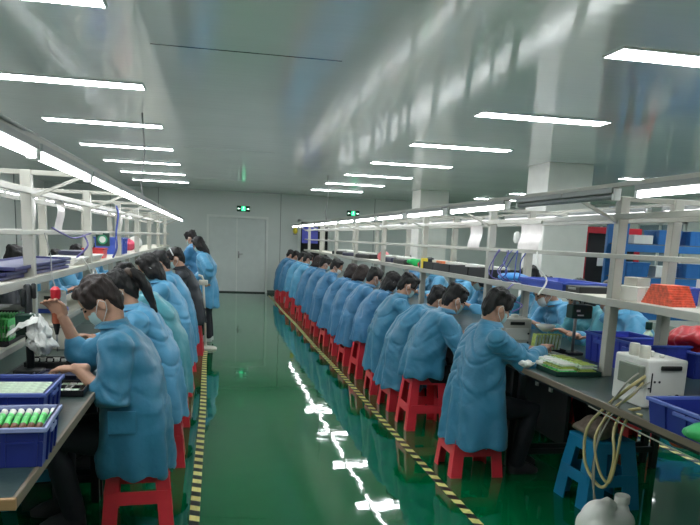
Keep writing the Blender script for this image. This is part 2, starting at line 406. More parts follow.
def ceil_mat():
    m = mat('glossy_ceiling_panels', srgb(238,243,241), .085, metal=.0, spec=.5, var=.04, vscale=1.2); nt = m.node_tree; N = nt.nodes; L = nt.links
    b = N['Principled BSDF']; tc = N.new('ShaderNodeTexCoord'); sx = N.new('ShaderNodeSeparateXYZ'); L.new(tc.outputs['Object'], sx.inputs[0])
    def joint(sock, off, per, wid):
        a = N.new('ShaderNodeMath'); a.operation = 'SUBTRACT'; L.new(sock, a.inputs[0]); a.inputs[1].default_value = off
        p = N.new('ShaderNodeMath'); p.operation = 'PINGPONG'; L.new(a.outputs[0], p.inputs[0]); p.inputs[1].default_value = per/2
        c = N.new('ShaderNodeMath'); c.operation = 'LESS_THAN'; L.new(p.outputs[0], c.inputs[0]); c.inputs[1].default_value = wid
        return c.outputs[0]
    jy = joint(sx.outputs['Y'], 4.75, 5.29, .013); ctr = N.new('ShaderNodeMath'); ctr.operation = 'COMPARE'; L.new(sx.outputs['X'], ctr.inputs[0]); ctr.inputs[1].default_value = .215; ctr.inputs[2].default_value = .6
    b.inputs['IOR'].default_value = 2.6; b.inputs['Anisotropic'].default_value = .92
    tg = N.new('ShaderNodeCombineXYZ'); tg.inputs[1].default_value = 1.; L.new(tg.outputs[0], b.inputs['Tangent'])
    mx = N.new('ShaderNodeMath'); mx.operation = 'MULTIPLY'; L.new(ctr.outputs[0], mx.inputs[0]); L.new(jy, mx.inputs[1])
    src = b.inputs['Base Color'].links[0].from_socket
    mix = N.new('ShaderNodeMixRGB'); mix.inputs['Color2'].default_value = (.05,.055,.055,1); L.new(mx.outputs[0], mix.inputs['Fac']); L.new(src, mix.inputs['Color1']); L.new(mix.outputs[0], b.inputs['Base Color'])
    # gentle panel waviness, different along and across the panels
    mp = N.new('ShaderNodeMapping'); mp.inputs['Scale'].default_value = (.8,6,1); L.new(tc.outputs['Object'], mp.inputs['Vector'])
    n = N.new('ShaderNodeTexNoise'); n.inputs['Scale'].default_value = 2.4; n.inputs['Detail'].default_value = 3; L.new(mp.outputs[0], n.inputs['Vector'])
    bp = N.new('ShaderNodeBump'); bp.inputs['Strength'].default_value = .12; bp.inputs['Distance'].default_value = .012
    L.new(n.outputs['Fac'], bp.inputs['Height']); L.new(bp.outputs['Normal'], b.inputs['Normal'])
    return m
FLOOR = floor_mat(); CEIL = ceil_mat()
WALL = mat('grey_wall_panel', srgb(206,212,208), .35, var=.03, vscale=1.5)
WALLW = mat('pale_wall_panel', srgb(222,224,220), .45, var=.03, vscale=1.5)
DOORM = mat('door_panel', srgb(206,212,209), .35, var=.03)
FRAMEW = mat('pale_frame', srgb(222,226,222), .4, var=.03)
DARK = mat('dark_opening', srgb(22,24,26), .7, var=.2)
JOINT = mat('panel_joint', srgb(96,102,102), .6, var=.1)
STEEL = mat('brushed_steel', srgb(150,150,148), .3, .9, var=.08)
X0, X1, Y0, Y1, HC_ = -4.2, 9.6, -3.2, 19.4, 2.665

struct(MB().box((X0,Y0,-.1), (X1,Y1,0)).build('floor', FLOOR))
struct(MB().box((X0,Y0,HC_), (X1,Y1,HC_+.1)).build('ceiling', CEIL))
# far wall with openings
wf = MB(); DW0, DW1, DT = -.1, 1.41, 1.99
wf.box((X0,Y1,0),(DW0,Y1+.12,HC_)); wf.box((DW0,Y1,DT),(DW1,Y1+.12,HC_)); wf.box((DW1,Y1,0),(2.28,Y1+.12,HC_)); wf.box((2.28,Y1,2.03),(3.2,Y1+.12,HC_)); wf.box((3.2,Y1,0),(X1,Y1+.12,HC_))
wf.box((DW0,Y1+.1,0),(DW1,Y1+.13,DT))
W = struct(wf.build('wall_far', WALL))
j = MB()
for x in (-2.6,-1.4,1.8,4.4,5.6,6.8,8): j.box((x-.006,Y1-.004,0),(x+.006,Y1,HC_))
j.build('panel_joint', JOINT, W)
struct(MB().box((X0-.12,Y0,0),(X0,Y1+.12,HC_)).build('wall_left', WALLW))
struct(MB().box((X1,Y0,0),(X1+.12,Y1+.12,HC_)).build('wall_right', WALLW))
struct(MB().box((X0-.12,Y0-.12,0),(X1+.12,Y0,HC_)).build('wall_near', WALL))
struct(MB().box((X0,Y1-.006,0),(DW0-.06,Y1,.08)).box((DW1+.06,Y1-.006,0),(2.28,Y1,.08)).build('baseboard_far', mat('baseboard', srgb(86,92,90), .5)))
# double door in the far wall
d = struct(MB().box((DW0-.06,Y1-.03,0),(DW0,Y1+.1,DT+.06)).box((DW1,Y1-.03,0),(DW1+.06,Y1+.1,DT+.06)).box((DW0,Y1-.03,DT),(DW1,Y1+.1,DT+.06)).build('door_1', FRAMEW))
MB().bbox((DW0+.008,Y1-.0,.03),(.63,Y1+.045,DT-.006),.004).build('door_leaf', DOORM, d)
MB().bbox((.642,Y1-.0,.03),(DW1-.008,Y1+.045,DT-.006),.004).build('door_leaf', DOORM, d)
MB().box((.622,Y1-.012,.03),(.65,Y1,DT-.01)).build('meeting_strip', FRAMEW, d)
h = MB(); h.bbox((.668,Y1-.012,.93),(.708,Y1,1.11),.004); h.tube([(.69,Y1-.01,1.04),(.69,Y1-.055,1.04),(.79,Y1-.055,1.04)], .011, 8); h.build('door_handle', STEEL, d, True, .7)
MB().box((DW0,Y1-.03,0),(DW1,Y1+.08,.03)).build('threshold', mat('threshold_dark', srgb(54,58,56), .5), d)
# dark doorway at right end of the far wall
d2 = struct(MB().box((2.28,Y1-.03,0),(2.36,Y1+.1,2.03)).box((3.12,Y1-.03,0),(3.2,Y1+.1,2.03)).box((2.28,Y1-.03,1.97),(3.2,Y1+.1,2.03)).build('door_2', FRAMEW))
MB().box((2.36,Y1+.08,0),(3.12,Y1+.1,1.97)).build('dark_interior_sheet', DARK, d2)  # dark sheet stands in for the unlit interior behind the opening
# windows/partition panels of the side walls
WIN = mat('window_glass', srgb(120,140,150), .08, spec=.8, var=.1)
n_ = 0
for k, y in enumerate((9.2, 11.6, 14., 16.4)):
    n_ += 1; f = MB(); y0, y1, z0, z1 = y-.85, y+.85, .95, 2.2; x = X1
    for a, b2 in (((x-.05,y0,z0),(x,y0+.07,z1)),((x-.05,y1-.07,z0),(x,y1,z1)),((x-.05,y0,z0),(x,y1,z0+.07)),((x-.05,y0,z1-.07),(x,y1,z1)),((x-.05,y-.03,z0),(x,y+.03,z1))): f.box(a,b2)
    o = struct(f.build('window_%d' % n_, FRAMEW)); MB().box((x-.015,y0+.06,z0+.06),(x-.005,y1-.06,z1-.06)).build('pane', WIN, o)
lw = MB()
for y in (2.6,4.0,5.4,6.8,8.2,9.6,11,12.4,13.8,15.2,16.6,18): lw.box((X0,y-.02,0),(X0+.012,y+.02,HC_))
struct(lw.build('trim_1', JOINT))

# ------------------------------------------------------------------ floor tape
def tape_mat():
    m = mat('hazard_tape', srgb(236,228,140), .4); nt = m.node_tree; N = nt.nodes; L = nt.links; b = N['Principled BSDF']
    tc = N.new('ShaderNodeTexCoord'); sx = N.new('ShaderNodeSeparateXYZ'); L.new(tc.outputs['Object'], sx.inputs[0])
    nz = N.new('ShaderNodeTexNoise'); nz.inputs['Scale'].default_value = 2; L.new(tc.outputs['Object'], nz.inputs['Vector'])
    a = N.new('ShaderNodeMath'); a.operation = 'MULTIPLY_ADD'; L.new(nz.outputs['Fac'], a.inputs[0]); a.inputs[1].default_value = .02; L.new(sx.outputs['Y'], a.inputs[2])
    s2 = N.new('ShaderNodeMath'); s2.operation = 'MULTIPLY_ADD'; L.new(sx.outputs['X'], s2.inputs[0]); s2.inputs[1].default_value = .5; L.new(a.outputs[0], s2.inputs[2])
    d_ = N.new('ShaderNodeMath'); d_.operation = 'DIVIDE'; L.new(s2.outputs[0], d_.inputs[0]); d_.inputs[1].default_value = .148
    f = N.new('ShaderNodeMath'); f.operation = 'FRACT'; L.new(d_.outputs[0], f.inputs[0])
    c = N.new('ShaderNodeMath'); c.operation = 'LESS_THAN'; L.new(f.outputs[0], c.inputs[0]); c.inputs[1].default_value = .5
    src = b.inputs['Base Color'].links[0].from_socket
    mix = N.new('ShaderNodeMixRGB'); mix.inputs['Color2'].default_value = (.012,.012,.01,1); L.new(c.outputs[0], mix.inputs['Fac']); L.new(src, mix.inputs['Color1']); L.new(mix.outputs[0], b.inputs['Base Color'])
    return m
TAPE = tape_mat()
def tape(x, y0, y1, label):
    mb = MB(); vs = []; n = 60
    for i in range(n+1):
        y = y0+(y1-y0)*i/n; dx = .006*math.sin(y*1.3+x*3)
        vs += [(x+dx-.028,y,.0015),(x+dx+.028,y,.0015)]
    mb.add(vs, [(2*i,2*i+1,2*i+3,2*i+2) for i in range(n)])
    tag(mb.build('floor_tape', TAPE), label, 'tape', 'hazard tape lines on the floor')
tape(-.085, 1.2, 9.4, 'black and yellow tape line on the floor beside the left row of stools')
tape(1.46, 1.2, 18.6, 'black and yellow tape line on the floor beside the right row of stools')
tape(3.57, 2.2, 18.6, 'black and yellow tape line seen beneath the right bench, on its far aisle')

# ------------------------------------------------------------------ ceiling lights
LAMP = mat('lit_tube_white', (1,1,1,1), .4, var=0, emit=LAMP_E, ecol=(.93,.98,1,1))
RACKLAMP = mat('lit_rack_tube', (1,1,1,1), .4, var=0, emit=RACK_E, ecol=(.95,.98,1,1))
WHITEM = mat('white_enamel', srgb(222,224,222), .4, var=.03)
GREYM = mat('grey_enamel', srgb(150,152,150), .4, var=.05)
GREYD = mat('dull_tube', srgb(142,146,146), .35, var=.05)
def ceiling_lamp(x, y, label, grp):
    r = empty('ceiling_light', (x, y, HC_), 0, label, 'ceiling light', grp)
    h = MB(); h.bbox((-.61,-.112,-.0135),(.61,.112,.004),.002); h.build('housing', WHITEM, r)
    t = MB(); t.bbox((-.6,-.1,-.0148),(.6,.1,-.004),.0006); t.build('diffuser', LAMP, r, True, .8)
    e = MB(); e.bbox((-.614,-.1,-.0145),(-.6,.1,-.001),.003); e.build('end_cap', WHITEM, r); e = MB(); e.bbox((.6,-.1,-.0145),(.614,.1,-.001),.003); e.build('end_cap', WHITEM, r)
    return r
LY = [1.82+2.13*k for k in range(8)]
cols = [(-1.15,'white ceiling light from the camera in the left line over the left bench'),(2.87,'white ceiling light from the camera in the line over the right bench'),(6.9,'white ceiling light from the camera in the line beyond the pillars')]
proto = None
for x, nm in cols:
    for k, y in enumerate([-.31]+LY):
        if x > 6 and y < 3: continue
        lab = '%s %s' % (ORD[k], nm)
        if proto is None: proto = ceiling_lamp(x, y, lab, 'ceiling lights')
        else: dup(proto, (x,y,HC_), 0, lab, None, 'ceiling lights')
# exit signs
GREENL = mat('exit_green_lit', srgb(20,190,110), .4, var=.05, emit=1.3, ecol=(.03,.75,.33,1)); SIGND = mat('exit_sign_case', srgb(8,60,38), .4); SIGNW = mat('exit_white_lit', srgb(220,255,235), .4, emit=1.6, ecol=(.75,1,.88,1))
def exit_sign(x, z, y, label):
    r = empty('exit_sign', (x,y,z), 0, label, 'sign', 'green exit signs')
    MB().bbox((-.175,-.04,-.075),(.175,0,.075),.008).build('case', SIGND, r)
    MB().box((-.165,-.043,-.065),(.165,-.04,.065)).build('face', SIGND, r)
    g = MB(); g.box((-.055,-.046,-.06),(.055,-.043,.062)); g.build('panel', GREENL, r)
    m = MB(); m.ell((.005,-.05,.038), (.012,.003,.012)); m.beam((0,-.049,.025),(-.008,-.049,-.005),.018,.004); m.beam((-.008,-.049,-.005),(.02,-.049,-.022),.011,.004); m.beam((.02,-.049,-.022),(.018,-.049,-.05),.01,.004)
    m.beam((-.008,-.049,-.005),(-.02,-.049,-.03),.011,.004); m.beam((-.02,-.049,-.03),(-.042,-.049,-.03),.01,.004); m.beam((0,-.049,.02),(.024,-.049,.004),.009,.004); m.beam((0,-.049,.02),(-.026,-.049,.012),.009,.004)
    m.build('running_figure', SIGNW, r)
    for s_ in (-1,1):
        a = MB(); a.box((s_*.115-.03,-.046,-.008),(s_*.115+.03,-.043,.008)); a.add([(s_*.155,-.046,0),(s_*.125,-.046,.022),(s_*.125,-.046,-.022)], [(0,1,2)]); a.build('arrow', SIGNW, r)
exit_sign(.8, 2.235, Y1, 'green lit exit sign on the far wall above the double door')
exit_sign(3.79, 2.25, Y1, 'green lit exit sign high on the far wall beyond the right bench')

# ------------------------------------------------------------------ pillars, background rack and cabinet
PILL = mat('cream_pillar', srgb(232,230,224), .5, var=.03)
def pillar(x0, x1, y0, y1, n): struct(MB().bbox((x0,y0,0),(x1,y1,HC_),.01).build('pillar_%d' % n, PILL))
pillar(4.4,5.05,9.0,9.65,1); pillar(4.4,5.05,15.0,15.65,2); pillar(-3.5,-2.95,9.0,9.6,3)
BLUE = mat('blue_crate_plastic', srgb(36,50,132), .38, var=.08, vscale=4); BLUER = mat('blue_crate_rim', srgb(92,112,190), .4, var=.05)
BLUEB = mat('bright_blue_plastic', srgb(66,92,190), .38, var=.08); BLUES = mat('blue_steel', srgb(48,112,180), .4, var=.06)
def crate(name, size, label, rim=BLUER, body=BLUE, group=None, loc=(0,0,0), rz=0, ribs=True):
    L_, W_, H_ = size; t = .006; r = empty(name, loc, rz, label, 'crate', group)
    b = MB(); x, y = L_/2, W_/2; k = .94
    def wall(p0, p1, q0, q1): b.add([p0,p1,q1,q0], [(0,1,2,3)])
    o = [(-x*k,-y*k),(x*k,-y*k),(x*k,y*k),(-x*k,y*k)]; O = [(-x,-y),(x,-y),(x,y),(-x,y)]
    i_ = [(a-math.copysign(t,a), c-math.copysign(t,c)) for a, c in o]; I = [(a-math.copysign(t,a), c-math.copysign(t,c)) for a, c in O]
    vs = [(*p,0) for p in o]+[(*p,H_) for p in O]+[(*p,t) for p in i_]+[(*p,H_) for p in I]
    fs = [(3,2,1,0),(8,9,10,11)]
    for q in range(4):
        n2 = (q+1) % 4; fs += [(q,n2,n2+4,q+4),(q+8,q+12,n2+12,n2+8),(q+4,n2+4,n2+12,q+12)]
    b.add(vs, fs)
    rm = MB()
    for s_ in (-1,1):
        rm.bbox((-x-.008,s_*y-.009,H_-.016),(x+.008,s_*y+.009,H_),.003); rm.bbox((s_*x-.009,-y-.008,H_-.016),(s_*x+.009,y+.008,H_),.003)
    rm.build('rim', rim, r)
    if ribs:
        rb = MB()
        for s_ in (-1,1):
            for q in range(-2,3):
                rb.beam((q*L_*.21,s_*y*.945,.004),(q*L_*.225,s_*(y+.001),H_-.012),.006,.012); 
                if abs(q) < 2: rb.beam((s_*x*.945,q*W_*.25,.004),(s_*(x+.001),q*W_*.26,H_-.012),.006,.012)
            rb.beam((-x*.97,s_*y*.98,H_*.62),(x*.97,s_*y*.98,H_*.62),.008,.008)
        b.add(rb.v, rb.f)
        for s_ in (-1,1): hg = MB(); hg.bbox((s_*x-.006,-W_*.16,H_*.66),(s_*x+.006,W_*.16,H_*.8),.003); hg.build('handle_grip', rim, r)
    b.build('body', body, r)
    return r
rk = empty('storage_rack', (0,0,0), 0, 'blue steel storage rack of bins beyond the right bench', 'rack')
for x in (5.62,7.85):
    for y in (9.0,9.4): MB().bbox((x-.04,y-.03,0),(x+.04,y+.03,2.15),.004).build('upright', BLUES, rk)
for z in (.68,1.17,1.63):
    for y in (9.0,9.4): MB().bbox((5.62,y-.025,z-.1),(7.85,y+.025,z),.004).build('beam', BLUES, rk)
    MB().box((5.62,9.0,z),(7.85,9.4,z+.015)).build('deck', mat('rack_deck', srgb(96,104,112), .6), rk)
pr_ = None; n_ = 0
for zi, z in enumerate((.695,1.185,1.645)):
    for q, x in enumerate((5.9,6.35,6.85,7.4)):
        if (zi, q) in ((2,0),(1,1)): continue
        lab = 'blue storage bin, %s from the left on the blue rack\'s %s shelf' % (ORD[q-(1 if (zi == 2 or (zi == 1 and q > 1)) else 0)], ('lowest','middle','top')[zi])
        if pr_ is None: pr_ = crate('storage_bin', (.36,.36,.2), lab, body=BLUES, rim=BLUES, group='storage bins on the blue rack', loc=(x,9.22,z)); bin0 = pr_
        else: dup(pr_, (x,9.22,z), 0, lab, None, 'storage bins on the blue rack')
# red framed cabinet
RED = mat('red_frame', srgb(178,32,44), .4, var=.08)
cb = empty('fire_cabinet', (5.86,10.6,0), 0, 'tall dark cabinet with a red frame behind the pillar', 'cabinet')
MB().bbox((0,0,0),(1.04,.4,1.86),.006).build('body', DARK, cb)
f = MB(); f.bbox((0,-.03,0),(.09,0,1.9),.004); f.bbox((.95,-.03,0),(1.04,0,1.9),.004); f.bbox((.09,-.03,1.8),(.95,0,1.9),.004); f.build('frame', RED, cb)
MB().box((.3,-.012,1.28),(.52,-.008,1.43)).build('paper_sheet', WHITEM, cb)

# cartons on the blue rack
for k, (x, z, w_, h_) in enumerate(((5.95,1.645,.3,.12),(6.35,1.185,.3,.16))):
    r = empty('carton', (x,9.2,z), 0, 'white carton on the %s shelf of the blue rack' % ('top','middle')[k], 'box'); q_ = MB(); q_.bbox((-w_/2,-.14,0),(w_/2,.14,h_),.004); q_.build('carton_body', WHITEM, r); q_ = MB(); q_.box((-.02,-.141,0),(.02,.141,h_+.001)); q_.build('tape_strip', FRAMEW, r)
# ------------------------------------------------------------------ work benches, racks, rack lamps
TOP = mat('green_bench_mat', srgb(48,66,62), .28, var=.12, vscale=3, bump=.05); EDGE = mat('bench_edge', srgb(112,100,84), .5, var=.1); BLEG = mat('dark_bench_steel', srgb(30,34,36), .5, var=.2)
WOOD = mat('ply_edge', srgb(168,132,92), .6, var=.15, vscale=12)
POST = mat('white_aluminium', srgb(180,178,168), .42, var=.05); POSTD = mat('shelf_board', srgb(208,204,190), .55, var=.06)
BOARD = mat('grey_green_panel', srgb(120,140,128), .3, var=.1)
ZT = .765
def bench(xe, s, y0, y1, label, group, legs=True):
    """xe = aisle edge, s = direction from the aisle edge to the bench middle"""
    Wd = 1.26; r = empty('work_bench', (xe, y0, 0), 0, label, 'bench', group); L_ = y1-y0
    X = lambda a: a*s
    def bx(a0, a1, y0_, y1_, z0, z1): lo, hi = min(X(a0),X(a1)), max(X(a0),X(a1)); return (lo,y0_,z0),(hi,y1_,z1)
    MB().bbox(*bx(.012,Wd-.012,0,L_,ZT-.03,ZT),.003).build('bench_top', TOP, r)
    MB().bbox(*bx(0,.014,0,L_,ZT-.034,ZT+.001),.003).build('edge_strip', EDGE, r); MB().bbox(*bx(Wd-.014,Wd,0,L_,ZT-.034,ZT+.001),.003).build('edge_strip', EDGE, r)
    for a in (.1,Wd-.1):
        MB().bbox(*bx(a-.02,a+.02,.02,L_-.02,ZT-.08,ZT-.032),.003).build('rail', BLEG, r)
    if legs:
        for a in (.1,Wd-.1):
            for y in (.06,L_-.06):
                MB().bbox(*bx(a-.022,a+.022,y-.022,y+.022,0,ZT-.08),.003).build('leg', BLEG, r)
        for y in (.06,L_-.06): MB().bbox(*bx(.12,Wd-.12,y-.015,y+.015,.12,.16),.003).build('stretcher', BLEG, r)
    return r
RB, LB = 'work benches joined in the right row', 'work benches joined in the left row'
RE, LE = 1.965, -.548
for k in range(10):
    y0 = .4+2*k; y1 = min(2.4+2*k, 18.6)
    bench(RE, 1, y0, y1, 'dark green work bench, %s from the camera in the right row' % ORD[k], RB)
for k in range(8):
    y0 = 2.05+2*k; y1 = y0+2
    b_ = bench(LE, -1, y0, y1, 'dark green work bench, %s from the camera in the left row' % ORD[k], LB)
    if k == 0: MB().bbox((-1.26,-.018,ZT-.034),(0,0,ZT+.001),.003).build('wood_end_strip', WOOD, b_)
# dark modesty panels carrying power sockets
SOCK = mat('socket_white', srgb(205,205,200), .5)
for k in range(7):
    y = 4.55+2*k
    p = empty('modesty_screen', (2.54,y,0), 0, 'dark screen under the right bench, %s from the camera' % ORD[k], 'screen', 'dark screens under the right bench')
    MB().bbox((-.012,0,.1),(.012,1.96,.71),.003).build('panel', BLEG, p)
    for q in (.25,.48):
        s_ = MB(); s_.bbox((-.03,q-.02,.46),(-.012,q+.02,.56),.004); s_.build('power_socket', SOCK, p)
for k in range(7):
    y = 4.1+2*k
    p = empty('modesty_screen', (-1.235,y,0), 0, 'dark screen under the left bench, %s from the camera' % ORD[k], 'screen', 'dark screens under the left bench')
    MB().bbox((-.012,0,.1),(.012,1.96,.71),.003).build('panel', BLEG, p)

def rack(xf, s, ys, y0, y1, label, shelf_gap=()):
    D = .36; r = empty('bench_rack', (xf,0,ZT), 0, label, 'rack')
    def bx(a0, a1, y0_, y1_, z0, z1): lo, hi = min(a0*s,a1*s), max(a0*s,a1*s); return (lo,y0_,z0-ZT),(hi,y1_,z1-ZT)
    for y in ys:
        for a in (0, D):
            MB().bbox(*bx(a-.03,a+.03,y-.03,y+.03,ZT,1.85),.005).build('post', POST, r)
        MB().bbox(*bx(-.4,D+.4,y-.014,y+.014,1.822,1.85),.003).build('lamp_arm', POST, r)
        m = MB(); m.beam((-.03*s,y,1.70-ZT),(-.3*s,y,1.825-ZT),.018); m.build('brace', POST, r)
    for a in (0, D):
        MB().bbox(*bx(a-.034,a-.006,y0,y1,1.715,1.75),.003).build('top_beam', POST, r); MB().bbox(*bx(a-.034,a-.008,y0,y1,1.485,1.512),.003).build('middle_bar', POST, r)
    for a in (-.37, D+.37): MB().bbox(*bx(a-.016,a+.016,.45,y1,1.85,1.872),.003).build('lamp_rail', POST, r)
    MB().bbox(*bx(-.03,D+.03,y0,y1,1.222,1.24),.003).build('shelf', POSTD, r)
    for a in (-.032, D+.032): MB().bbox(*bx(a-.012,a+.012,y0,y1,1.2,1.245),.003).build('shelf_edge', POST, r)
    return r
RX, LX = 2.40, -1.05
RYS = [1.9+2*k for k in range(9)]; LYS = [2.42+2*k for k in range(8)]
rack(RX, 1, RYS, 1.1, 18.6, 'white aluminium rack with shelf standing along the right benches')
lrk = rack(LX, -1, LYS, 2.1, 17.4, 'white aluminium rack with shelf standing along the left benches')
# lower ledge with grey-green panel on the left rack, light rails on both
MB().bbox((-.36,2.1,.11),(.0,17.3,.125),.003).build('lower_shelf', POSTD, lrk); MB().bbox((-.012,2.1,.105),(.016,17.3,.14),.003).build('lower_rail', POST, lrk)
MB().box((-.02,2.1,.0),(-.012,17.3,.105)).build('back_panel', BOARD, lrk)
# rack lamps
def rack_lamp(x, y, label, group, lit=True):
    r = empty('rack_light', (x,y,1.85), 0, label, 'tube light', group)
    h = MB(); h.bbox((-.03,-.59,-.03),(.03,.59,0),.004); h.build('housing', GREYM, r)
    t = MB(); t.tube([(0,-.58,-.045),(0,.58,-.045)], .016, 10); t.build('tube', RACKLAMP if lit else GREYD, r, True)
    for s_ in (-1,1): e = MB(); e.bbox((-.02,s_*.59-.012,-.065),(.02,s_*.59+.012,-.005),.003); e.build('lamp_holder', WHITEM, r)
    for y_ in (-.3,.3): c = MB(); c.box((-.012,y_-.01,-.002),(.012,y_+.01,.004)); c.build('clip', STEEL, r)
    return r
def lamps(x, ys, where, group, off=()):
    p = None
    for k, y in enumerate(ys):
        lab = '%stube light, %s from the camera %s' % ('unlit grey ' if k in off else 'white ', ORD[k], where)
        if k in off: rack_lamp(x, y, lab, group, False)
        elif p is None: p = rack_lamp(x, y, lab, group)
        else: dup(p, (x,y,1.85), 0, lab, None, group)
lamps(2.03, [1.2+1.38*k+.0 for k in range(13)], 'above the right bench\'s aisle edge', 'lamps over the aisle edge of the right bench', (2,))
lamps(3.13, [1.2+1.38*k for k in range(13)], 'above the right bench\'s far edge', 'lamps over the far edge of the right bench')
lamps(-.68, [1.14+1.23*k for k in range(13)], 'above the left bench\'s aisle edge', 'lamps over the aisle edge of the left bench')
lamps(-1.78, [2.37+1.23*k for k in range(12)], 'above the left bench\'s far edge', 'lamps over the far edge of the left bench')
# hanger wires from the ceiling
WIRE = mat('grey_wire', srgb(150,150,150), .5)
for x, y, n in ((-.68,7.4,'left'),(2.03,12.9,'right')):
    t = MB(); t.tube([(x,y,2.66),(x+.02,y,2.3),(x-.02,y,2.0),(x,y,1.87)], .008, 6); tag(t.build('hanger_cable', WIRE, None, True), 'thin supply cable dropping from the ceiling to the %s lamp rail' % n, 'cable')

# ------------------------------------------------------------------ stools
REDP = mat('red_stool_plastic', srgb(232,58,72), .38, var=.06, vscale=8); BLUEP = mat('blue_stool_plastic', srgb(28,124,166), .35, var=.06)
def stool(loc, rz, label, m, group=None, h=.46, lw_=1.15):
    r = empty('plastic_stool', loc, rz, label, 'stool', group)
    s = MB(); s.bbox((-.14,-.14,h-.022),(.14,.14,h),.02,None,3); s.build('seat', m, r, True, .6)
    a = MB()
    for q in range(4):
        M = Matrix.Rotation(PI/2*q, 4, 'Z'); e = [(-.135,-.137,h-.01),(.135,-.137,h-.01),(.142,-.146,h-.075),(-.142,-.146,h-.075)]
        vs = [M @ V3(p) for p in e]+[M @ V3((p[0],p[1]+.008,p[2])) for p in e]
        a.add(vs, [(3,2,1,0),(4,5,6,7),(0,1,5,4),(1,2,6,5),(2,3,7,6),(3,0,4,7)])
    a.build('apron', m, r)
    for q in range(4):
        M = Matrix.Rotation(PI/2*q, 4, 'Z'); l = MB()
        def sec(z, o, w, t=.009): return [(-o,-o,z),(-o+w,-o,z),(-o+w,-o+t,z),(-o+t,-o+t,z),(-o+t,-o+w,z),(-o,-o+w,z)]
        zs = [(h-.02,.137,.055*lw_),(h-.1,.147,.058*lw_),(h*.5,.162,.062*lw_),(.0,.183,.066*lw_)]
        vs = [M @ V3(p) for z, o, w_ in zs for p in sec(z,o,w_)]
        fs = [(5,4,3,2,1,0),tuple(range(18,24))]
        for i in range(3):
            for j2 in range(6): fs.append((i*6+j2,i*6+(j2+1) % 6,i*6+6+(j2+1) % 6,i*6+6+j2))
        l.add(vs, fs); l.build('leg', m, r)
    for q in range(4):
        M = Matrix.Rotation(PI/2*q, 4, 'Z'); g = MB(); o = .168
        g.box((-o+.02,-o-.0,.145),(o-.02,-o+.009,.215), M); g.build('rung', m, r)
    return r
# ------------------------------------------------------------------ workers and their stools
RG, LG, FRG, FLG = 'workers seated along the aisle side of the right bench', 'workers seated along the aisle side of the left bench', 'workers on the far side of the right bench', 'workers on the far side of the left bench'
stool0 = stool((1.74,4.40,0), 0, 'red plastic stool under the front worker of the right row', REDP, 'red stools along the right bench')
def vox(y): return (.010,.0055) if y < 5 else (.012,.008) if y < 8 else (.015,.011) if y < 12 else (.02,.014)
def put(k, x, y, rz, label, grp, stool_label, sg, **kw):
    a, b = vox(y); kw.setdefault('vox', a); kw.setdefault('bodyvox', b)
    p = person((x,y,0), rz, label, grp, **kw)
    if stool_label: 
        if k == 'R0': pass
        else: dup(stool0, (x+.01,y,0), random.Random(y*7).uniform(-.09,.09), stool_label, None, sg)
    return p
RP = -PI/2; LP = PI/2
right = [
 (4.40, 'seated man in blue coat at front of the right row, reaching to beige box', dict(seed=1, lean=.14, hem=.235, flare=1.08, hp=.5, hyaw=.05, rhand=(.06,.46,.92), lhand=(-.1,.45,.9), coat=0, hint=(1,-.35,-1), width=1.16)),
 (5.56, 'worker in blue coat bunched above a fully visible red stool, second in the right row', dict(seed=2, lean=.36, hem=.47, hp=.5, coat=0, hyaw=.1)),
 (6.22, 'worker in blue tent-shaped coat hunched far forward, third in the right row', dict(seed=3, lean=.52, hem=.24, flare=1.22, hp=.45, coat=0, width=1.05)),
 (6.90, 'worker with thick black hair and mask, blue coat, fourth in the right row', dict(seed=4, lean=.3, hem=.26, flare=1.05, hp=.55, coat=0, hyaw=-.1)),
 (7.72, 'worker in deeper blue coat on a fully visible red stool, fifth in right row', dict(seed=5, lean=.38, hem=.45, hp=.5, coat=1, hair='bob')),
 (8.50, 'worker with short black hair and bare cheek visible, sixth in the right row', dict(seed=6, lean=.34, hem=.28, flare=1.15, hp=.5, coat=1, hyaw=.15)),
 (9.25, 'worker with dark bob hair and blue coat, seventh in the right row', dict(seed=7, lean=.34, hem=.3, flare=1.05, hp=.55, coat=1, hair='bob', hairmat=HAIRB)),
 (10.1, 'worker in blue coat flaring toward the aisle, eighth in the right row', dict(seed=8, lean=.4, hem=.28, flare=1.18, hp=.5, coat=1, hair='bob', hairmat=HAIRB)),
 (11.1, 'worker in blue coat with face turned and white mask, ninth in the right row', dict(seed=9, lean=.3, hem=.27, flare=1.1, hp=.4, coat=1, hyaw=-.5, mask=2)),
 (12.1, 'worker with dark hood lining on a blue coat, tenth in the right row', dict(seed=10, lean=.26, hem=.28, flare=1.05, hp=.4, coat=1)),
 (13.2, 'seated worker in blue coat, eleventh in the right row', dict(seed=11, lean=.32, hem=.3, hp=.5, coat=1, hair='bob', hairmat=HAIRB)),
 (14.3, 'seated worker in blue coat, twelfth in the right row', dict(seed=12, lean=.24, hem=.36, hp=.4, coat=3)),
 (15.5, 'seated worker in blue coat, thirteenth in the right row', dict(seed=13, lean=.3, hem=.4, hp=.5, coat=3)),
 (16.8, 'seated worker in blue coat, fourteenth in the right row', dict(seed=14, lean=.3, hem=.3, hp=.5, coat=1)),
 (18.0, 'seated worker in blue coat at the far end of the right row', dict(seed=15, lean=.3, hem=.22, hp=.5, coat=1)),
]
for k, (y, lab, kw) in enumerate(right):
    kw.setdefault('sc', .925); put('R%d' % k, 1.76 if k == 0 else 1.74, y, RP, lab, RG, 'red stool under the %s worker from the camera in the right row' % ORD[k], 'red stools along the right bench', **kw)
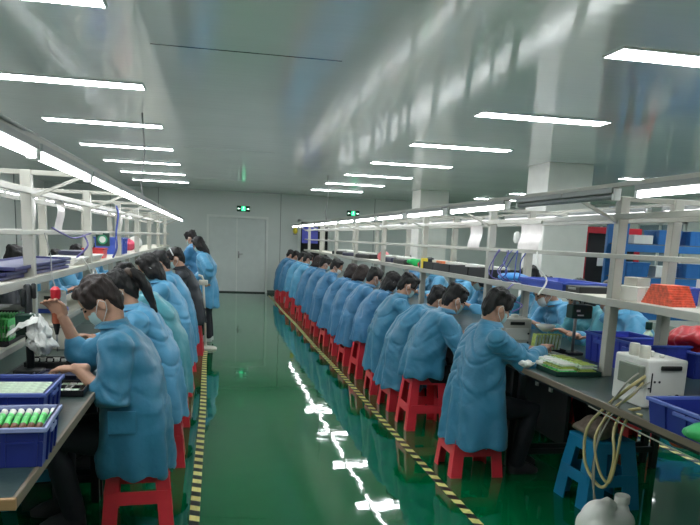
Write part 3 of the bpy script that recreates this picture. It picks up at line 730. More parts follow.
left = [
 (3.72, 'worker with bare forearms in blue coat, raising an electric screwdriver, front of the left row', dict(seed=101, sc=.97, lean=.2, hem=.31, flare=.95, hp=.72, hyaw=.1, lhand=(-.17,.26,.885), fwdL=(.1,1,-.02), rhand=(.22,.395,1.09), hintR=(.3,-.4,-1.5), cuff=.45, coat=0, hint=(.55,-1.7,-.5), curl=.75, hairmat=HAIRB, palmR=(-1,.2,0), fwdR=(-.1,.45,.75))),
 (4.74, 'worker with long black ponytail and light blue coat, second in the left row', dict(seed=102, sc=.97, lean=.3, hem=.33, hp=.6, hair='pony', coat=3)),
 (5.75, 'worker in teal blue coat leaning over, third in the left row', dict(seed=103, lean=.42, hem=.26, hp=.55, coat=4, hyaw=-.1)),
 (6.85, 'worker with long dark hair and pale blue coat, fourth in the left row', dict(seed=104, lean=.28, hem=.3, hp=.5, coat=3, hair='bob')),
 (8.1, 'worker in pale blue coat half hidden, fifth in the left row', dict(seed=105, lean=.28, hem=.3, hp=.45, coat=3)),
 (9.2, 'worker with white head band and dark jacket beside the standing woman', dict(seed=106, lean=.2, hem=.4, hp=.5, coat=5, strap=True)),
]
for k, (y, lab, kw) in enumerate(left):
    put('L%d' % k, -.395 if k == 0 else -.37 if k < 5 else -.3, y, LP, lab, LG, 'red stool under the %s worker from the camera in the left row' % ORD[k], 'red stools along the left bench', **kw)
person((-.06,10.35,0), LP-.15, 'standing woman with long black hair, blue coat and hands on hips by the left bench', 'people standing at the end of the left bench', seed=201, lean=.2, hp=.55, standing=True, hem=.56, coat=3, hair='long', mask=1,
       lhand=(-.22,-.02,.98), rhand=(.2,.25,1.0), hint=(1,-.6,.1), vox=.013, bodyvox=.009, white_shoes=True, hscale=.95).scale = (.87,.87,.87)
person((-.2,11.6,0), LP-.5, 'standing person in blue coat behind the long-haired standing woman', 'people standing at the end of the left bench', seed=202, lean=.22, hp=.5, standing=True, hem=.6, coat=1, vox=.016, bodyvox=.012).scale = (.92,.92,.92)
for k, (y, kw, lab) in enumerate([(5.0, dict(lean=.35, coat=3, hp=.6, mask=2), 'worker in light blue coat with white collar edge behind the big blue crates'),
   (5.45, dict(lean=.4, coat=4, hp=.6, hair='bob'), 'worker in pale blue coat with dark hair facing the dark green tool head'),
   (6.02, dict(lean=.45, coat=3, hp=.55, mask=2), 'masked worker bending over the far side of the bench behind the rack of green boards'),
   (6.7, dict(lean=.2, coat=0, hp=.4), 'worker whose blue coat shows under the blue tray on the right shelf'),
   (7.75, dict(lean=.4, coat=3, hp=.6, hair='bob'), 'dark-haired worker seen just beyond the head of the front right man'),
   (8.8, dict(lean=.3, coat=3, hp=.5), 'worker on the far side of the right bench, sixth from the camera'),
   (9.9, dict(lean=.3, coat=3, hp=.5), 'worker on the far side of the right bench, seventh from the camera'),
   (11.1, dict(lean=.3, coat=1, hp=.5), 'worker on the far side of the right bench, farthest of the far side')]):
    put('F%d' % k, 3.32, y, LP, lab, FRG, 'red stool across the right bench under its %s worker from the camera' % ORD[k], 'red stools beyond the right bench', seed=300+k, hem=.3, vox=.014, bodyvox=.009, **kw)
for k, (y, kw, lab) in enumerate([(7.3, dict(lean=.22, coat=5, hp=.4), 'worker in dark jacket seen through the left rack above the stacked trays'),
   (8.5, dict(lean=.4, coat=3, hp=.6), 'worker in light blue coat seen under the left shelf beside white papers'),
   (10.1, dict(lean=.3, coat=3, hp=.5), 'worker on the far side of the left bench behind the white papers'),
   (12.0, dict(lean=.3, coat=3, hp=.5), 'worker on the far side of the left bench, farthest seen through the rack')]):
    put('G%d' % k, -2.02, y, RP, lab, FLG, 'red stool across the left bench under its %s worker from the camera' % ORD[k], 'red stools beyond the left bench', seed=400+k, hem=.3, vox=.014, bodyvox=.009, **kw)

# ------------------------------------------------------------------ stand, blue stool, jug, things on the floor
CREAM = mat('cream_plastic', srgb(206,202,190), .45, var=.04); WHITEP = mat('white_plastic', srgb(226,224,218), .4, var=.03)
st_ = empty('pole_stand', (-.09,9.56,0), 0, 'white pole stand with round base on the tape line beside the dark jacket', 'stand')
b = MB(); b.lathe([(.15,0),(.152,.018),(.14,.03),(.03,.04),(.02,.06)], seg=28); b.build('base', CREAM, st_, True, .7)
p = MB(); p.tube([(0,0,.04),(-.01,0,.5),(-.03,0,.86)], .016, 10); p.build('pole', CREAM, st_, True)
k_ = MB(); k_.lathe([(.02,0),(.034,.01),(.034,.05),(.02,.06)], (-.03,0,.5), 14); k_.build('collar', mat('black_plastic', srgb(26,27,28), .45, var=.1), st_, True, .7)
BLACKP = MATS['black_plastic']
t_ = MB(); t_.bbox((-.09,-.03,.86),(.03,.03,.93),.012); t_.tube([(-.03,0,.93),(-.05,0,.98),(-.09,0,.99)], .014, 8); t_.build('reader_head', CREAM, st_, True, .8)
stool((2.34,3.76,0), .05, 'blue plastic stool under the right bench with a rag bag on it', BLUEP, None, .42, 1.7)
stool((-.98,4.1,0), .2, 'light blue plastic stool in the dark under the left bench', mat('light_blue_plastic', srgb(60,160,200), .4, var=.05), None, .44)
RAG = mat('brown_rag', srgb(118,104,92), .85, var=.3, vscale=18, bump=.5, bscale=40)
def lump(name, c, r, m, label, cat, seed=1, vox_=.012, amp=.03, fr=9, group=None):
    mb = MB(); mb.ell(c, r); rn = random.Random(seed)
    for k in range(5): mb.ell((c[0]+rn.uniform(-.6,.6)*r[0], c[1]+rn.uniform(-.6,.6)*r[1], c[2]+rn.uniform(-.3,.3)*r[2]), tuple(q*rn.uniform(.45,.75) for q in r))
    zmin = c[2]-r[2]
    me = remesh(mb, vox_, 2); fold(me, lambda q, n: amp*noise.noise((q.x*fr+seed, q.y*fr, q.z*fr)))
    for v in me.vertices: v.co.z = max(v.co.z, zmin+.002)
    me.materials.append(m); return tag(link(name, me), label, cat, group)
lump('rag_bag', (2.26,3.68,.485), (.12,.11,.065), RAG, 'crumpled brown rag bag lying on the blue stool', 'bag', 3)
lump('orange_cloth', (2.44,3.15,.585), (.07,.07,.06), mat('orange_cloth', srgb(206,86,52), .8, var=.2, bump=.3), 'small orange cloth hanging below the right bench', 'cloth', 5)
jg = empty('plastic_jug', (1.97,3.05,0), .25, 'white plastic jug with handle and screw cap on the floor by the right bench', 'jug'); jg.scale = (1,1,1.12)
mb = MB(); mb.bbox((-.15,-.09,0),(.15,.09,.21),.06,None,5); mb.ell((-.06,0,.18), (.095,.075,.085)); mb.tube([(-.06,0,.22),(.0,0,.245),(.03,0,.22)], [.035,.03,.034], 10); mb.lathe([(.045,.17),(.04,.215),(.03,.225),(.03,.24)], (.1,0,0), 14)
JUGM = mat('jug_plastic', srgb(246,244,238), .38, var=.03)
me = remesh(mb, .008, 4); me.materials.append(JUGM); link('body', me, jg)
c = MB(); c.lathe([(.036,.232),(.038,.236),(.038,.268),(.034,.272)], (.1,0,0), 20); c.build('screw_cap', JUGM, jg, True, .6)
l = MB(); l.bbox((-.02,-.0935,.03),(.14,-.0905,.13),.001); l.build('paper_label', mat('jug_label', srgb(150,156,206), .6), jg)
lump('green_bag', (2.0,2.42,.82), (.09,.10,.055), mat('green_plastic_bag', srgb(70,190,110), .45, var=.15, bump=.2), 'round green plastic bag on the bench edge beside the near right crate', 'bag', 8, amp=.012)

# ------------------------------------------------------------------ left bench items
PCBG = mat('pcb_green', srgb(96,206,112), .35, var=.35, vscale=60); PCBL = mat('pcb_pale', srgb(196,216,190), .45, var=.25, vscale=50); PCBY = mat('pcb_yellow_green', srgb(176,192,92), .45, var=.3, vscale=50)
BROWN = mat('module_brown', srgb(120,72,50), .5, var=.2); NAVY = mat('navy_tray', srgb(44,46,72), .4, var=.15)
PAPER = mat('white_paper', srgb(232,231,224), .6, var=.02)
crate('parts_crate', (.44,.31,.135), 'blue plastic crate holding a row of green modules, nearest on the left bench', rim=mat('pale_crate_rim', srgb(150,160,206), .4), loc=(-.755,2.46,ZT), rz=.05)
m0 = None
for k in range(14):
    x = -.9+.0265*k; lab = 'green and white cylindrical module in the near blue crate, %s from the left' % ORD[k]; loc = (x,2.455+.002*k,ZT+.088)
    if m0 is None:
        m0 = empty('battery_module', loc, 0, lab, 'module', 'green modules in the near crate'); a = Matrix.Rotation(.3,4,'X')
        q = MB(); q.tube([(0,-.07,0),(0,.085,0)], .0118, 12, M=a); q.build('body', PCBG, m0, True)
        q = MB(); q.tube([(0,.085,0),(0,.115,0)], .0114, 12, M=a); q.build('white_end', PAPER, m0, True)
        q = MB(); q.tube([(0,-.02,0),(0,.02,0)], .0124, 12, M=a); q.build('brown_band', BROWN, m0, True)
        q = MB(); q.tube([(0,-.1,0),(0,-.07,0)], .0119, 12, M=a); q.build('white_foot', PCBL, m0, True)
    else: dup(m0, loc, 0, lab, None)
crate('parts_crate', (.5,.38,.135), 'blue plastic crate holding pale green circuit sheets, behind the nearest left crate', loc=(-.89,3.0,ZT), rz=.02)
s0 = None
for k in range(6):
    lab = 'pale green circuit sheet in the second left crate, %s of the leaning stack' % ORD[k]; loc = (-.84+.004*k,2.93+.022*k,ZT+.06+.006*k)
    if s0 is None:
        s0 = empty('circuit_sheet', loc, 0, lab, 'circuit board', 'circuit sheets in the second left crate'); M = Matrix.Rotation(.3,4,'X')
        q = MB(); q.bbox((-.15,-.085,-.002),(.15,.085,.002),.001,M); q.build('sheet', PCBL, s0)
        for i in (-.1,0,.1): q = MB(); q.bbox((i-.035,-.06,.002),(i+.035,-.01,.005),.001,M); q.build('pale_component', PCBY if i else PAPER, s0)
    else: dup(s0, loc, 0, lab)
q = MB(); q.bbox((-1.0,3.24,ZT+.001),(-.72,3.42,ZT+.006),.001, None); tag(q.build('paper_stack', PAPER), 'white papers on the left bench just behind the second crate', 'paper')
def tray(name, loc, size, rz, label, m=BLACKP, group=None, wall=.03):
    r = empty(name, loc, rz, label, 'tray', group); L_, W_ = size; b = MB(); t = .006
    b.bbox((-L_/2,-W_/2,0),(L_/2,W_/2,t),.002); b.bbox((-L_/2,-W_/2,0),(-L_/2+t,W_/2,wall),.002); b.bbox((L_/2-t,-W_/2,0),(L_/2,W_/2,wall),.002); b.bbox((-L_/2,-W_/2,0),(L_/2,-W_/2+t,wall),.002); b.bbox((-L_/2,W_/2-t,0),(L_/2,W_/2,wall),.002)
    b.build('tray_body', m, r); return r
def boards(loc, n, dx, dy, size, mats, labfmt, grp, dz=0., tilt=0., rz=0.):
    for k in range(n):
        r = empty('circuit_board', (loc[0]+dx*k,loc[1]+dy*k,loc[2]+dz*k), rz, labfmt % ORD[k], 'circuit board', grp)
        a = Matrix.Rotation(tilt,4,'Y'); q = MB(); q.bbox((-size[0]/2,-size[1]/2,0),(size[0]/2,size[1]/2,size[2]),.0008,a); q.build('board', mats[k % len(mats)], r)
        c_ = MB()
        for u_ in (-.3,0,.3): c_.bbox((u_*size[0]-.012,-.2*size[1],size[2]),(u_*size[0]+.012,.1*size[1],size[2]+.006),.001,a)
        c_.build('component', PAPER if k % 2 else BLACKP, r)
tray('parts_tray', (-.665,3.46,ZT), (.16,.24), 0, 'black tray of white parts beside the second crate on the left bench')
boards((-.70,3.46,ZT+.008), 3, .035,0, (.03,.19,.014), [PCBL,PAPER,PCBL], 'pale strip in the black tray on the left bench, %s from the wall', 'pale strips in the left black tray')
tray('navy_tray', (-.78,3.76,ZT), (.26,.2), .05, 'navy blue tray under the worker at the front of the left row', NAVY, wall=.02)
tray('navy_tray', (-.76,3.72,ZT+.024), (.2,.16), -.1, 'smaller navy tray lying on the navy blue tray', NAVY, wall=.018)
tray('black_parts_tray', (-.86,4.05,ZT), (.26,.2), 0, 'black tray with a row of white connectors beside the raised arm', wall=.05)
boards((-.95,4.05,ZT+.04), 6, .036,0, (.022,.03,.016), [PAPER], 'white connector in the black tray by the raised arm, %s in its row', 'white connectors in the left tray')
# tool stand with dark green head and hanging plastic bag
ts = empty('tool_stand', (-.95,3.93,ZT), 0, 'dark metal tool stand with green head on the left bench', 'stand')
q = MB(); q.bbox((-.07,-.09,0),(.07,.09,.025),.006); q.build('base', BLEG, ts); q = MB(); q.tube([(0,0,.02),(0,0,.46)], .02, 12); q.build('column', BLEG, ts, True)
GRN = mat('dark_green_enamel', srgb(26,62,52), .35, var=.1)
q = MB(); q.bbox((-.05,-.075,.21),(.045,-.015,.32),.008); q.build('green_head', GRN, ts); q = MB(); q.tube([(-.02,-.02,.36),(-.02,-.02,.44)], .014, 8); q.tube([(.03,0,.40),(.03,0,.47)], .012, 8); q.build('knob', BLEG, ts, True)
PB = mat('white_plastic_bag', srgb(240,240,236), .35, var=.06, bump=.6, bscale=30)
vs = []; fs = []; ns, nr = 40, 16
for i in range(nr+1):
    t = i/nr; z = 1.08-.2*t; r_ = (.022+.06*t**.6 if t < .75 else .0725*(1-(t-.75)*2.6))+.004
    for j in range(ns):
        a = 2*PI*j/ns; f_ = 1+.28*math.sin(5*a+2*t)*(1-.4*t)+.5*noise.noise((3*math.cos(a),3*math.sin(a),6*t))
        vs.append((-.895+.02*t+.8*r_*f_*math.cos(a), 3.855+.7*r_*f_*math.sin(a), z+.03*noise.noise((4*math.cos(a),4*math.sin(a),9*t+3))))
for i in range(nr):
    for j in range(ns): fs.append((i*ns+j,i*ns+(j+1) % ns,(i+1)*ns+(j+1) % ns,(i+1)*ns+j))
mb = MB().add(vs, fs); vs = []; fs = []
for i in range(9):
    for j in range(7): vs.append((-.88-.15*i/8, 3.83+.07*(j/6-.5)*(1+.5*math.sin(i)), 1.075-.03*i/8-.05*(i/8)**2+.022*noise.noise((i*.7,j*.9,2))-.05*abs(j/6-.5)))
for i in range(8):
    for j in range(6): fs.append((i*7+j,i*7+j+1,i*7+j+8,i*7+j+7))
mb.add(vs, fs); tag(mb.build('plastic_bag', PB, None, True), 'white plastic bag hanging on the tool stand at left', 'bag')
# electric screwdriver held up
es = empty('electric_screwdriver', (-.815,3.94,1.03), 0, 'electric screwdriver with red cap held up by the front left worker', 'screwdriver')
q = MB(); q.lathe([(.008,-.06),(.014,-.03),(.02,0),(.021,.11),(.019,.13)], seg=14); q.build('body', BLACKP, es, True, .7)
q = MB(); q.tube([(0,0,-.06),(0,0,-.15)], .004, 8); q.build('bit', STEEL, es, True)
q = MB(); q.lathe([(.022,.0),(.0235,.02),(.0235,.1),(.022,.12)], seg=14); q.build('grip', mat('orange_grip', srgb(176,92,62), .5), es, True, .7)
q = MB(); q.lathe([(.02,.13),(.026,.14),(.026,.18),(.012,.195)], seg=14); q.build('red_cap', mat('red_plastic', srgb(206,36,56), .4), es, True, .7)
q = MB(); q.tube([(0,0,.195),(-.02,.03,.24),(-.03,.06,.36),(-.05,.03,.47)], .003, 6); q.build('cable', GREYM, es, True)
# boards standing on the lower ledge of the left rack
tray('board_tray', (-1.17,4.3,ZT+.125), (.2,.62), 0, 'long black tray of upright green boards on the lower left ledge')
r0 = None
for row, yy in enumerate((4.14,4.42)):
    for k in range(10):
        lab = 'upright green circuit board on the lower left ledge, %s in the %s row' % (ORD[k], ('near','rear')[row]); loc = (-1.25+.0175*k,yy+.0,ZT+.14)
        if r0 is None:
            r0 = empty('upright_board', loc, 0, lab, 'circuit board', 'upright green boards on the left ledge'); q = MB(); q.bbox((-.002,-.07,0),(.002,.07,.12),.0008); q.build('board', PCBG, r0)
            q = MB(); q.bbox((.002,-.06,.02),(.007,.06,.045),.001); q.bbox((.002,-.06,.07),(.006,.05,.085),.001); q.build('pale_component', PCBL, r0)
        else: dup(r0, loc, 0, lab)
bx_ = empty('small_machine', (-1.22,5.75,ZT+.125), 0, 'small white machine with blue base on the lower left ledge', 'machine')
q = MB(); q.bbox((-.09,-.11,.03),(.09,.11,.16),.012); q.build('body', WHITEP, bx_); q = MB(); q.bbox((-.1,-.12,0),(.1,.12,.032),.006); q.build('base', BLUEB, bx_); q = MB(); q.bbox((-.03,-.114,.1),(.04,-.108,.13),.002); q.build('display', BLACKP, bx_)
bb = empty('control_box', (-1.32,5.0,ZT+.125), 0, 'black control box under the shelf at the left edge', 'box'); q = MB(); q.bbox((-.12,-.2,0),(.1,.2,.11),.008); q.build('case', BLACKP, bb); q = MB(); q.bbox((.1,-.12,.03),(.105,-.02,.08),.002); q.build('front_plate', GREYM, bb)
wb = empty('white_box', (-.97,4.75,ZT), 0, 'small cream box standing behind the raised arm on the left bench', 'box'); q = MB(); q.bbox((-.06,-.06,0),(.06,.06,.16),.006); q.build('carton', CREAM, wb); q = MB(); q.box((-.062,-.0615,.14),(.062,.0615,.146)); q.build('lid_edge', GREYM, wb)
# left shelf items
for k in range(3):
    tray('purple_tray', (-1.23+.012*k,4.75+.06*k,1.242+.026*k), (.32,1.7), .02*k-.02, 'flat violet blue tray on the left shelf, %s' % ('lowest of its stack','middle of its stack','topmost of its stack')[k], mat('violet_tray', srgb(62,64,118), .35, var=.12), 'violet trays on the left shelf', .02)
q = MB()
for k in range(5): q.bbox((-1.38+.012*k,5.9+.03*k,1.243+.012*k),(-1.08+.01*k,7.3-.02*k,1.252+.012*k),.002, Matrix.Rotation(.0,4,'Z'))
tag(q.build('paper_stack', PAPER), 'stack of white papers on the left shelf beyond the violet trays', 'paper')
fb = empty('flat_case', (-1.2,6.6,1.306), .05, 'flat dark case on top of the white papers on the left shelf', 'case'); q = MB(); q.bbox((-.1,-.2,0),(.1,.2,.035),.006); q.build('shell', NAVY, fb); q = MB(); q.bbox((.1,-.04,.01),(.106,.04,.025),.002); q.build('clasp', GREYM, fb)
rb_ = crate('small_red_bin', (.2,.3,.1), 'small red bin on the left shelf by the dark round gauge', rim=RED, body=mat('red_bin', srgb(214,62,66), .4), loc=(-1.2,7.75,1.242), ribs=False)
# round gauge on the middle bar
gz = empty('round_gauge', (-1.02,7.05,1.42), 0, 'dark green round gauge with pale dial hanging on the left rack', 'gauge'); gz.scale = (.62,.62,.62); gz.location.z = 1.44; q = MB(); q.bbox((-.1,-.03,-.1),(.1,.03,.1),.01); q.build('case', GRN, gz); M = Matrix.Translation((0,-.032,0)) @ Matrix.Rotation(PI/2,4,'X')
q = MB(); q.lathe([(.07,0),(.072,.008),(.06,.012)], seg=24, M=M); q.build('bezel', mat('gauge_ring', srgb(60,150,110), .4), gz, True, .6); q = MB(); q.lathe([(.048,.0),(.048,.014)], seg=24, M=M); q.build('dial', PAPER, gz, True, .6)
crate('far_blue_crate', (.32,.6,.2), 'bright blue crate on the left shelf well beyond the gauge', rim=BLUEB, body=BLUEB, loc=(-1.24,9.3,1.242))
lump('pink_bundle', (-1.22,10.6,1.34), (.12,.25,.09), mat('pink_cloth', srgb(226,90,120), .7, var=.2), 'pink bundle on the left shelf behind the bright blue crate', 'cloth', 4, .02)
q = MB(); q.lathe([(.09,-.15),(.1,-.14),(.1,.14),(.09,.15)], (0,0,0), 20, Matrix.Translation((-1.2,11.6,1.345)) @ Matrix.Rotation(PI/2,4,'X')); tag(q.build('paper_roll', PAPER, None, True, .7), 'white paper roll on the left shelf behind the pink bundle', 'roll')
# cables on the left rack
PURP = mat('purple_cable', srgb(96,88,150), .5); BLUC = mat('blue_cable', srgb(58,78,160), .5)
def cable(pts, r_, m, label, name='cable', group=None):
    # smooth the polyline
    P = [V3(p) for p in pts]; out = []
    for i in range(len(P)-1):
        p0, p1, p2, p3 = P[max(i-1,0)], P[i], P[i+1], P[min(i+2,len(P)-1)]
        for t in (0,.2,.4,.6,.8): out.append(.5*((2*p1)+(p2-p0)*t+(2*p0-5*p1+4*p2-p3)*t*t+(3*p1-p0-3*p2+p3)*t**3))
    out.append(P[-1]); q = MB(); q.tube(out, r_, 6); return tag(q.build(name, m, None, True), label, 'cable', group)
cable([(-1.0,7.9,1.78),(-.98,7.88,1.7),(-1.0,7.85,1.5),(-.99,7.8,1.35),(-1.03,7.8,1.25)], .011, BLUC, 'thick blue cable hanging down the left rack behind the gauge')
cable([(-1.02,4.9,1.53),(-1.01,5.2,1.49),(-1.01,5.6,1.46),(-1.01,6.2,1.49),(-1.03,6.5,1.5)], .006, PURP, 'thin purple cable drooping along the left middle bar')
cable([(-1.06,6.2,1.5),(-1.0,6.1,1.4),(-1.08,6.05,1.3),(-1.1,6.1,1.25)], .008, PURP, 'short purple cable hanging on the left rack before the gauge')
cable([(-1.03,6.0,1.3),(-1.0,6.1,1.22),(-1.0,6.3,1.12),(-1.02,6.5,1.2),(-1.0,6.6,1.1)], .008, PAPER, 'white loop of cable hanging below the left shelf')
cable([(-.68,1.7,1.88),(-.66,2.6,1.87),(-.7,3.4,1.89),(-.67,4.4,1.875),(-.7,5.6,1.885),(-.68,7.2,1.88)], .008, GREYM, 'grey supply cable lying along the left lamp rail')
# instruction sheets hung on the racks
def sheet(x, y, z, w_, h_, label, ang=0., group='instruction sheets hung on the racks'):
    r = empty('instruction_sheet', (x,y,z), ang, label, 'sheet', group); q = MB(); n = 8; vs = []; fs = []
    for i in range(n+1):
        for s_ in (0,1): vs.append((.012*math.sin(i/n*5), (s_-.5)*w_, -h_*i/n))
    for i in range(n): fs.append((2*i,2*i+1,2*i+3,2*i+2))
    q.add(vs, fs); q.build('sleeve', mat('sheet_sleeve', srgb(226,218,214), .25, var=.06, vscale=9), r, True)
    q = MB(); q.bbox((-.008,-w_*.52,-.012),(.008,w_*.52,.012),.002); q.build('hanger_bar', POST, r)
    return r
sheet(2.36,5.05,1.715,.36,.2,'cream instruction sheet hung on the right rack above the cable tangle'); sheet(2.36,6.2,1.715,.3,.21,'cream instruction sheet hung on the right rack above the dark trays')
sheet(-1.09,4.6,1.71,.3,.26,'pale sheet hung on the left rack near the camera'); sheet(-1.09,5.5,1.71,.26,.2,'pale sheet hung on the left rack by the purple cable')
sheet(-1.09,8.9,1.71,.3,.24,'pale sheet hung on the left rack beyond the blue cable')

# ------------------------------------------------------------------ right bench items
wm = empty('white_machine', (2.215,3.19,ZT), 0, 'white bench machine with grey box, knobs and hoses on the right bench', 'machine'); wm.scale = (.66,1,.9)
q = MB(); q.bbox((-.17,-.145,.0),(.17,.145,.27),.012); q.build('body', WHITEP, wm)
q = MB(); q.bbox((-.225,-.13,.12),(-.172,.05,.235),.006); q.build('grey_box', mat('grey_box', srgb(126,132,120), .5), wm)
q = MB(); q.box((-.2255,-.11,.135),(-.2252,.03,.22)); q.build('name_plate', mat('plate_grey', srgb(122,128,114), .5), wm)
for x, y in ((-.12,-.06),(-.12,.03)): q = MB(); q.lathe([(.034,.268),(.034,.33),(.03,.338)], (x,y,0), 16); q.build('top_cylinder', CREAM, wm, True, .6)
for x, y, h_ in ((-.03,-.03,.3),(-.02,.05,.31),(.03,-.06,.285)): q = MB(); q.lathe([(.012,.268),(.018,.275),(.018,h_),(.01,h_+.005)], (x,y,0), 12); q.build('knob', WHITEP, wm, True, .6)
q = MB(); q.bbox((-.06,-.158,.215),(.11,-.143,.24),.006); q.build('black_handle', BLACKP, wm)
for x in (-.1,-.06): q = MB(); q.lathe([(.007,0),(.007,.006)], seg=10, M=Matrix.Translation((x,-.144,.15)) @ Matrix.Rotation(PI/2,4,'X')); q.build('screw_hole', BLACKP, wm)
q = MB(); q.bbox((-.13,-.15,.09),(-.122,-.143,.2),.002); q.bbox((-.15,-.15,.11),(-.125,-.143,.118),.002); q.build('black_bracket', BLACKP, wm)
q = MB(); q.bbox((.03,-.15,.05),(.055,-.143,.075),.002); q.build('switch', GREYM, wm); q = MB(); q.lathe([(.02,0),(.02,.006),(.012,.007)], seg=14, M=Matrix.Translation((.1,-.144,.06)) @ Matrix.Rotation(PI/2,4,'X')); q.build('socket', BLACKP, wm, True, .6)
HOSE = mat('yellow_grey_hose', srgb(186,172,120), .4); HOSEG = mat('grey_hose', srgb(150,148,134), .45)
cable([(2.120,3.070,0.930),(2.000,3.020,0.880),(1.993,3.201,0.735),(1.929,3.244,0.608),(1.929,3.233,0.438),(1.940,3.127,0.353),(1.940,3.032,0.375),(1.940,2.989,0.523),(1.950,3.032,0.650),(2.014,3.074,0.735),(2.020,2.950,0.790)], .0085, HOSE, 'thick yellowish hose looping from the white machine over the bench edge', 'hose')
cable([(2.120,3.080,0.900),(2.000,3.000,0.840),(1.993,3.138,0.735),(1.929,3.159,0.587),(1.929,3.095,0.438),(1.940,3.010,0.396),(1.940,2.968,0.544),(1.950,2.968,0.671),(2.014,3.010,0.740),(2.000,2.900,0.770)], .007, HOSE, 'thinner yellowish hose looping beside the thick hose', 'hose')
cable([(2.120,3.100,0.950),(1.980,3.020,0.900),(1.982,3.159,0.724),(1.929,3.138,0.544),(1.924,3.116,0.353),(1.929,3.095,0.226),(1.929,3.074,0.184)], .0045, HOSEG, 'grey cable hanging down past the hose loops to its free end')
cable([(2.120,3.040,0.900),(1.960,2.960,0.850),(1.982,3.116,0.714),(1.935,3.138,0.565),(1.929,3.148,0.396),(1.935,3.116,0.290),(1.940,3.074,0.226)], .0045, HOSEG, 'second grey cable hanging beside the free-ended one')
cable([(1.958,3.3,.718),(1.956,2.9,.705),(1.956,2.5,.7),(1.956,2.2,.705),(1.956,1.9,.7)], .004, HOSEG, 'thin grey cable fixed below the edge of the nearest right bench')
cable([(2.44,3.04,.95),(2.6,2.9,.92),(2.9,2.7,.86),(3.1,2.6,.8)], .008, HOSE, 'pale hose leaving the white machine toward the far side')
crate('parts_crate', (.36,.54,.12), 'blue plastic crate on the right bench in front of the white machine', loc=(2.135,2.53,ZT), rz=0)
crate('large_crate', (.34,.33,.2), 'large blue crate behind the right post, nearer of the two with workers behind', rim=BLUEB, body=mat('crate_royal_blue', srgb(56,70,176), .38, var=.06), loc=(2.78,4.02,ZT), group='two large blue crates on the right bench')
crate('large_crate', (.34,.33,.2), 'large blue crate on the right bench beside the green tool stand, farther of the two', rim=BLUEB, body=MATS['crate_royal_blue'], loc=(2.78,4.37,ZT), group='two large blue crates on the right bench')
tray('board_tray', (2.2,4.08,ZT), (.3,.46), .0, 'low dark green tray piled with circuit panels on the right bench', GRN)
for k in range(4):
    for c_ in range(2):
        r = empty('circuit_board', (2.13+.13*c_+.004*k,4.06+.01*k,ZT+.012+.015*k), .03*(k-1), 'green and white board in the dark green tray, %s layer, %s side' % (ORD[k], ('aisle','rack')[c_]), 'circuit board', 'boards in the dark green tray')
        q = MB(); q.bbox((-.06,-.2,0),(.06,.2,.006),.001); q.build('panel', [PCBL,PCBG,PCBY,PCBL][(k+c_) % 4], r)
        q = MB()
        for u_ in range(6): q.bbox((-.045,-.19+.065*u_,.006),(.045,-.15+.065*u_,.012),.001)
        q.build('component', [PCBY,PAPER][(k+c_) % 2], r)
tray('grey_tray', (2.3,4.52,ZT), (.3,.3), .1, 'grey tray of small parts behind the dark green tray', GREYM)
boards((2.22,4.52,ZT+.008), 4, .05,0, (.04,.22,.012), [GREYD,PCBL], 'grey strip in the grey tray, %s from the aisle', 'grey strips in the grey tray')
tray('base_tray', (2.44,4.82,ZT), (.26,.2), 0, 'black base tray under the upright pale green boards on the right bench')
r0 = None
for k in range(8):
    lab = 'upright pale green board beside the beige box, %s from the aisle' % ORD[k]; loc = (2.345+.027*k,4.82,ZT+.008)
    if r0 is None:
        r0 = empty('upright_board', loc, 0, lab, 'circuit board', 'upright pale green boards on the right bench'); M = Matrix.Rotation(.12,4,'Y'); q = MB(); q.bbox((-.005,-.05,0),(.005,.02,.13),.001,M); q.build('board', PCBY, r0); q = MB(); q.bbox((-.011,-.056,.0),(.004,-.048,.125),.001,M); q.build('pale_edge', PCBL, r0)
    else: dup(r0, loc, 0, lab)
q = MB(); q.lathe([(.02,0),(.05,.02),(.075,.05),(.07,.052),(.045,.026),(.01,.012)], (2.45,4.84,ZT+.15), 20, None); tag(q.build('white_bowl', PAPER, None, True), 'white shallow bowl resting on the upright pale green boards', 'bowl')
bg = empty('beige_box', (2.34,5.2,ZT), 0, 'beige machine box with dark slot before the front right man', 'machine'); q = MB(); q.bbox((-.12,-.11,0),(.12,.11,.215),.01); q.build('case', mat('beige_enamel', srgb(196,192,182), .45, var=.04), bg)
q = MB(); q.bbox((-.06,-.114,.165),(.06,-.108,.19),.003); q.build('black_slot', BLACKP, bg); q = MB(); q.bbox((-.1,-.113,.05),(.1,-.1095,.14),.002); q.build('front_panel', WHITEP, bg)
for x, z in ((-.1,.1),(.095,.1),(-.1,.03),(.095,.03)): q = MB(); q.lathe([(.008,0),(.008,.006)], seg=10, M=Matrix.Translation((x,-.11,z)) @ Matrix.Rotation(PI/2,4,'X')); q.build('screw', BLACKP, bg)
q = MB(); q.lathe([(.03,.21),(.034,.215),(.03,.235),(.01,.24)], (.03,.02,0), 14); q.build('top_knob', CREAM, bg, True, .6)
mb = MB(); rn = random.Random(4)
for k in range(9): mb.ell((2.03+rn.uniform(-.08,.08),4.2+rn.uniform(-.09,.09),ZT+.02+rn.uniform(0,.035)), (.045,.04,.02), Matrix.Identity(4))
me = remesh(mb, .008, 1); fold(me, lambda c, n: .012*noise.noise((c.x*40,c.y*40,c.z*40)));
for v in me.vertices: v.co.z = max(v.co.z, ZT+.002)
me.materials.append(PAPER); tag(link('tissue_heap', me), 'crumpled white tissues on the bench by the front right man', 'tissue')
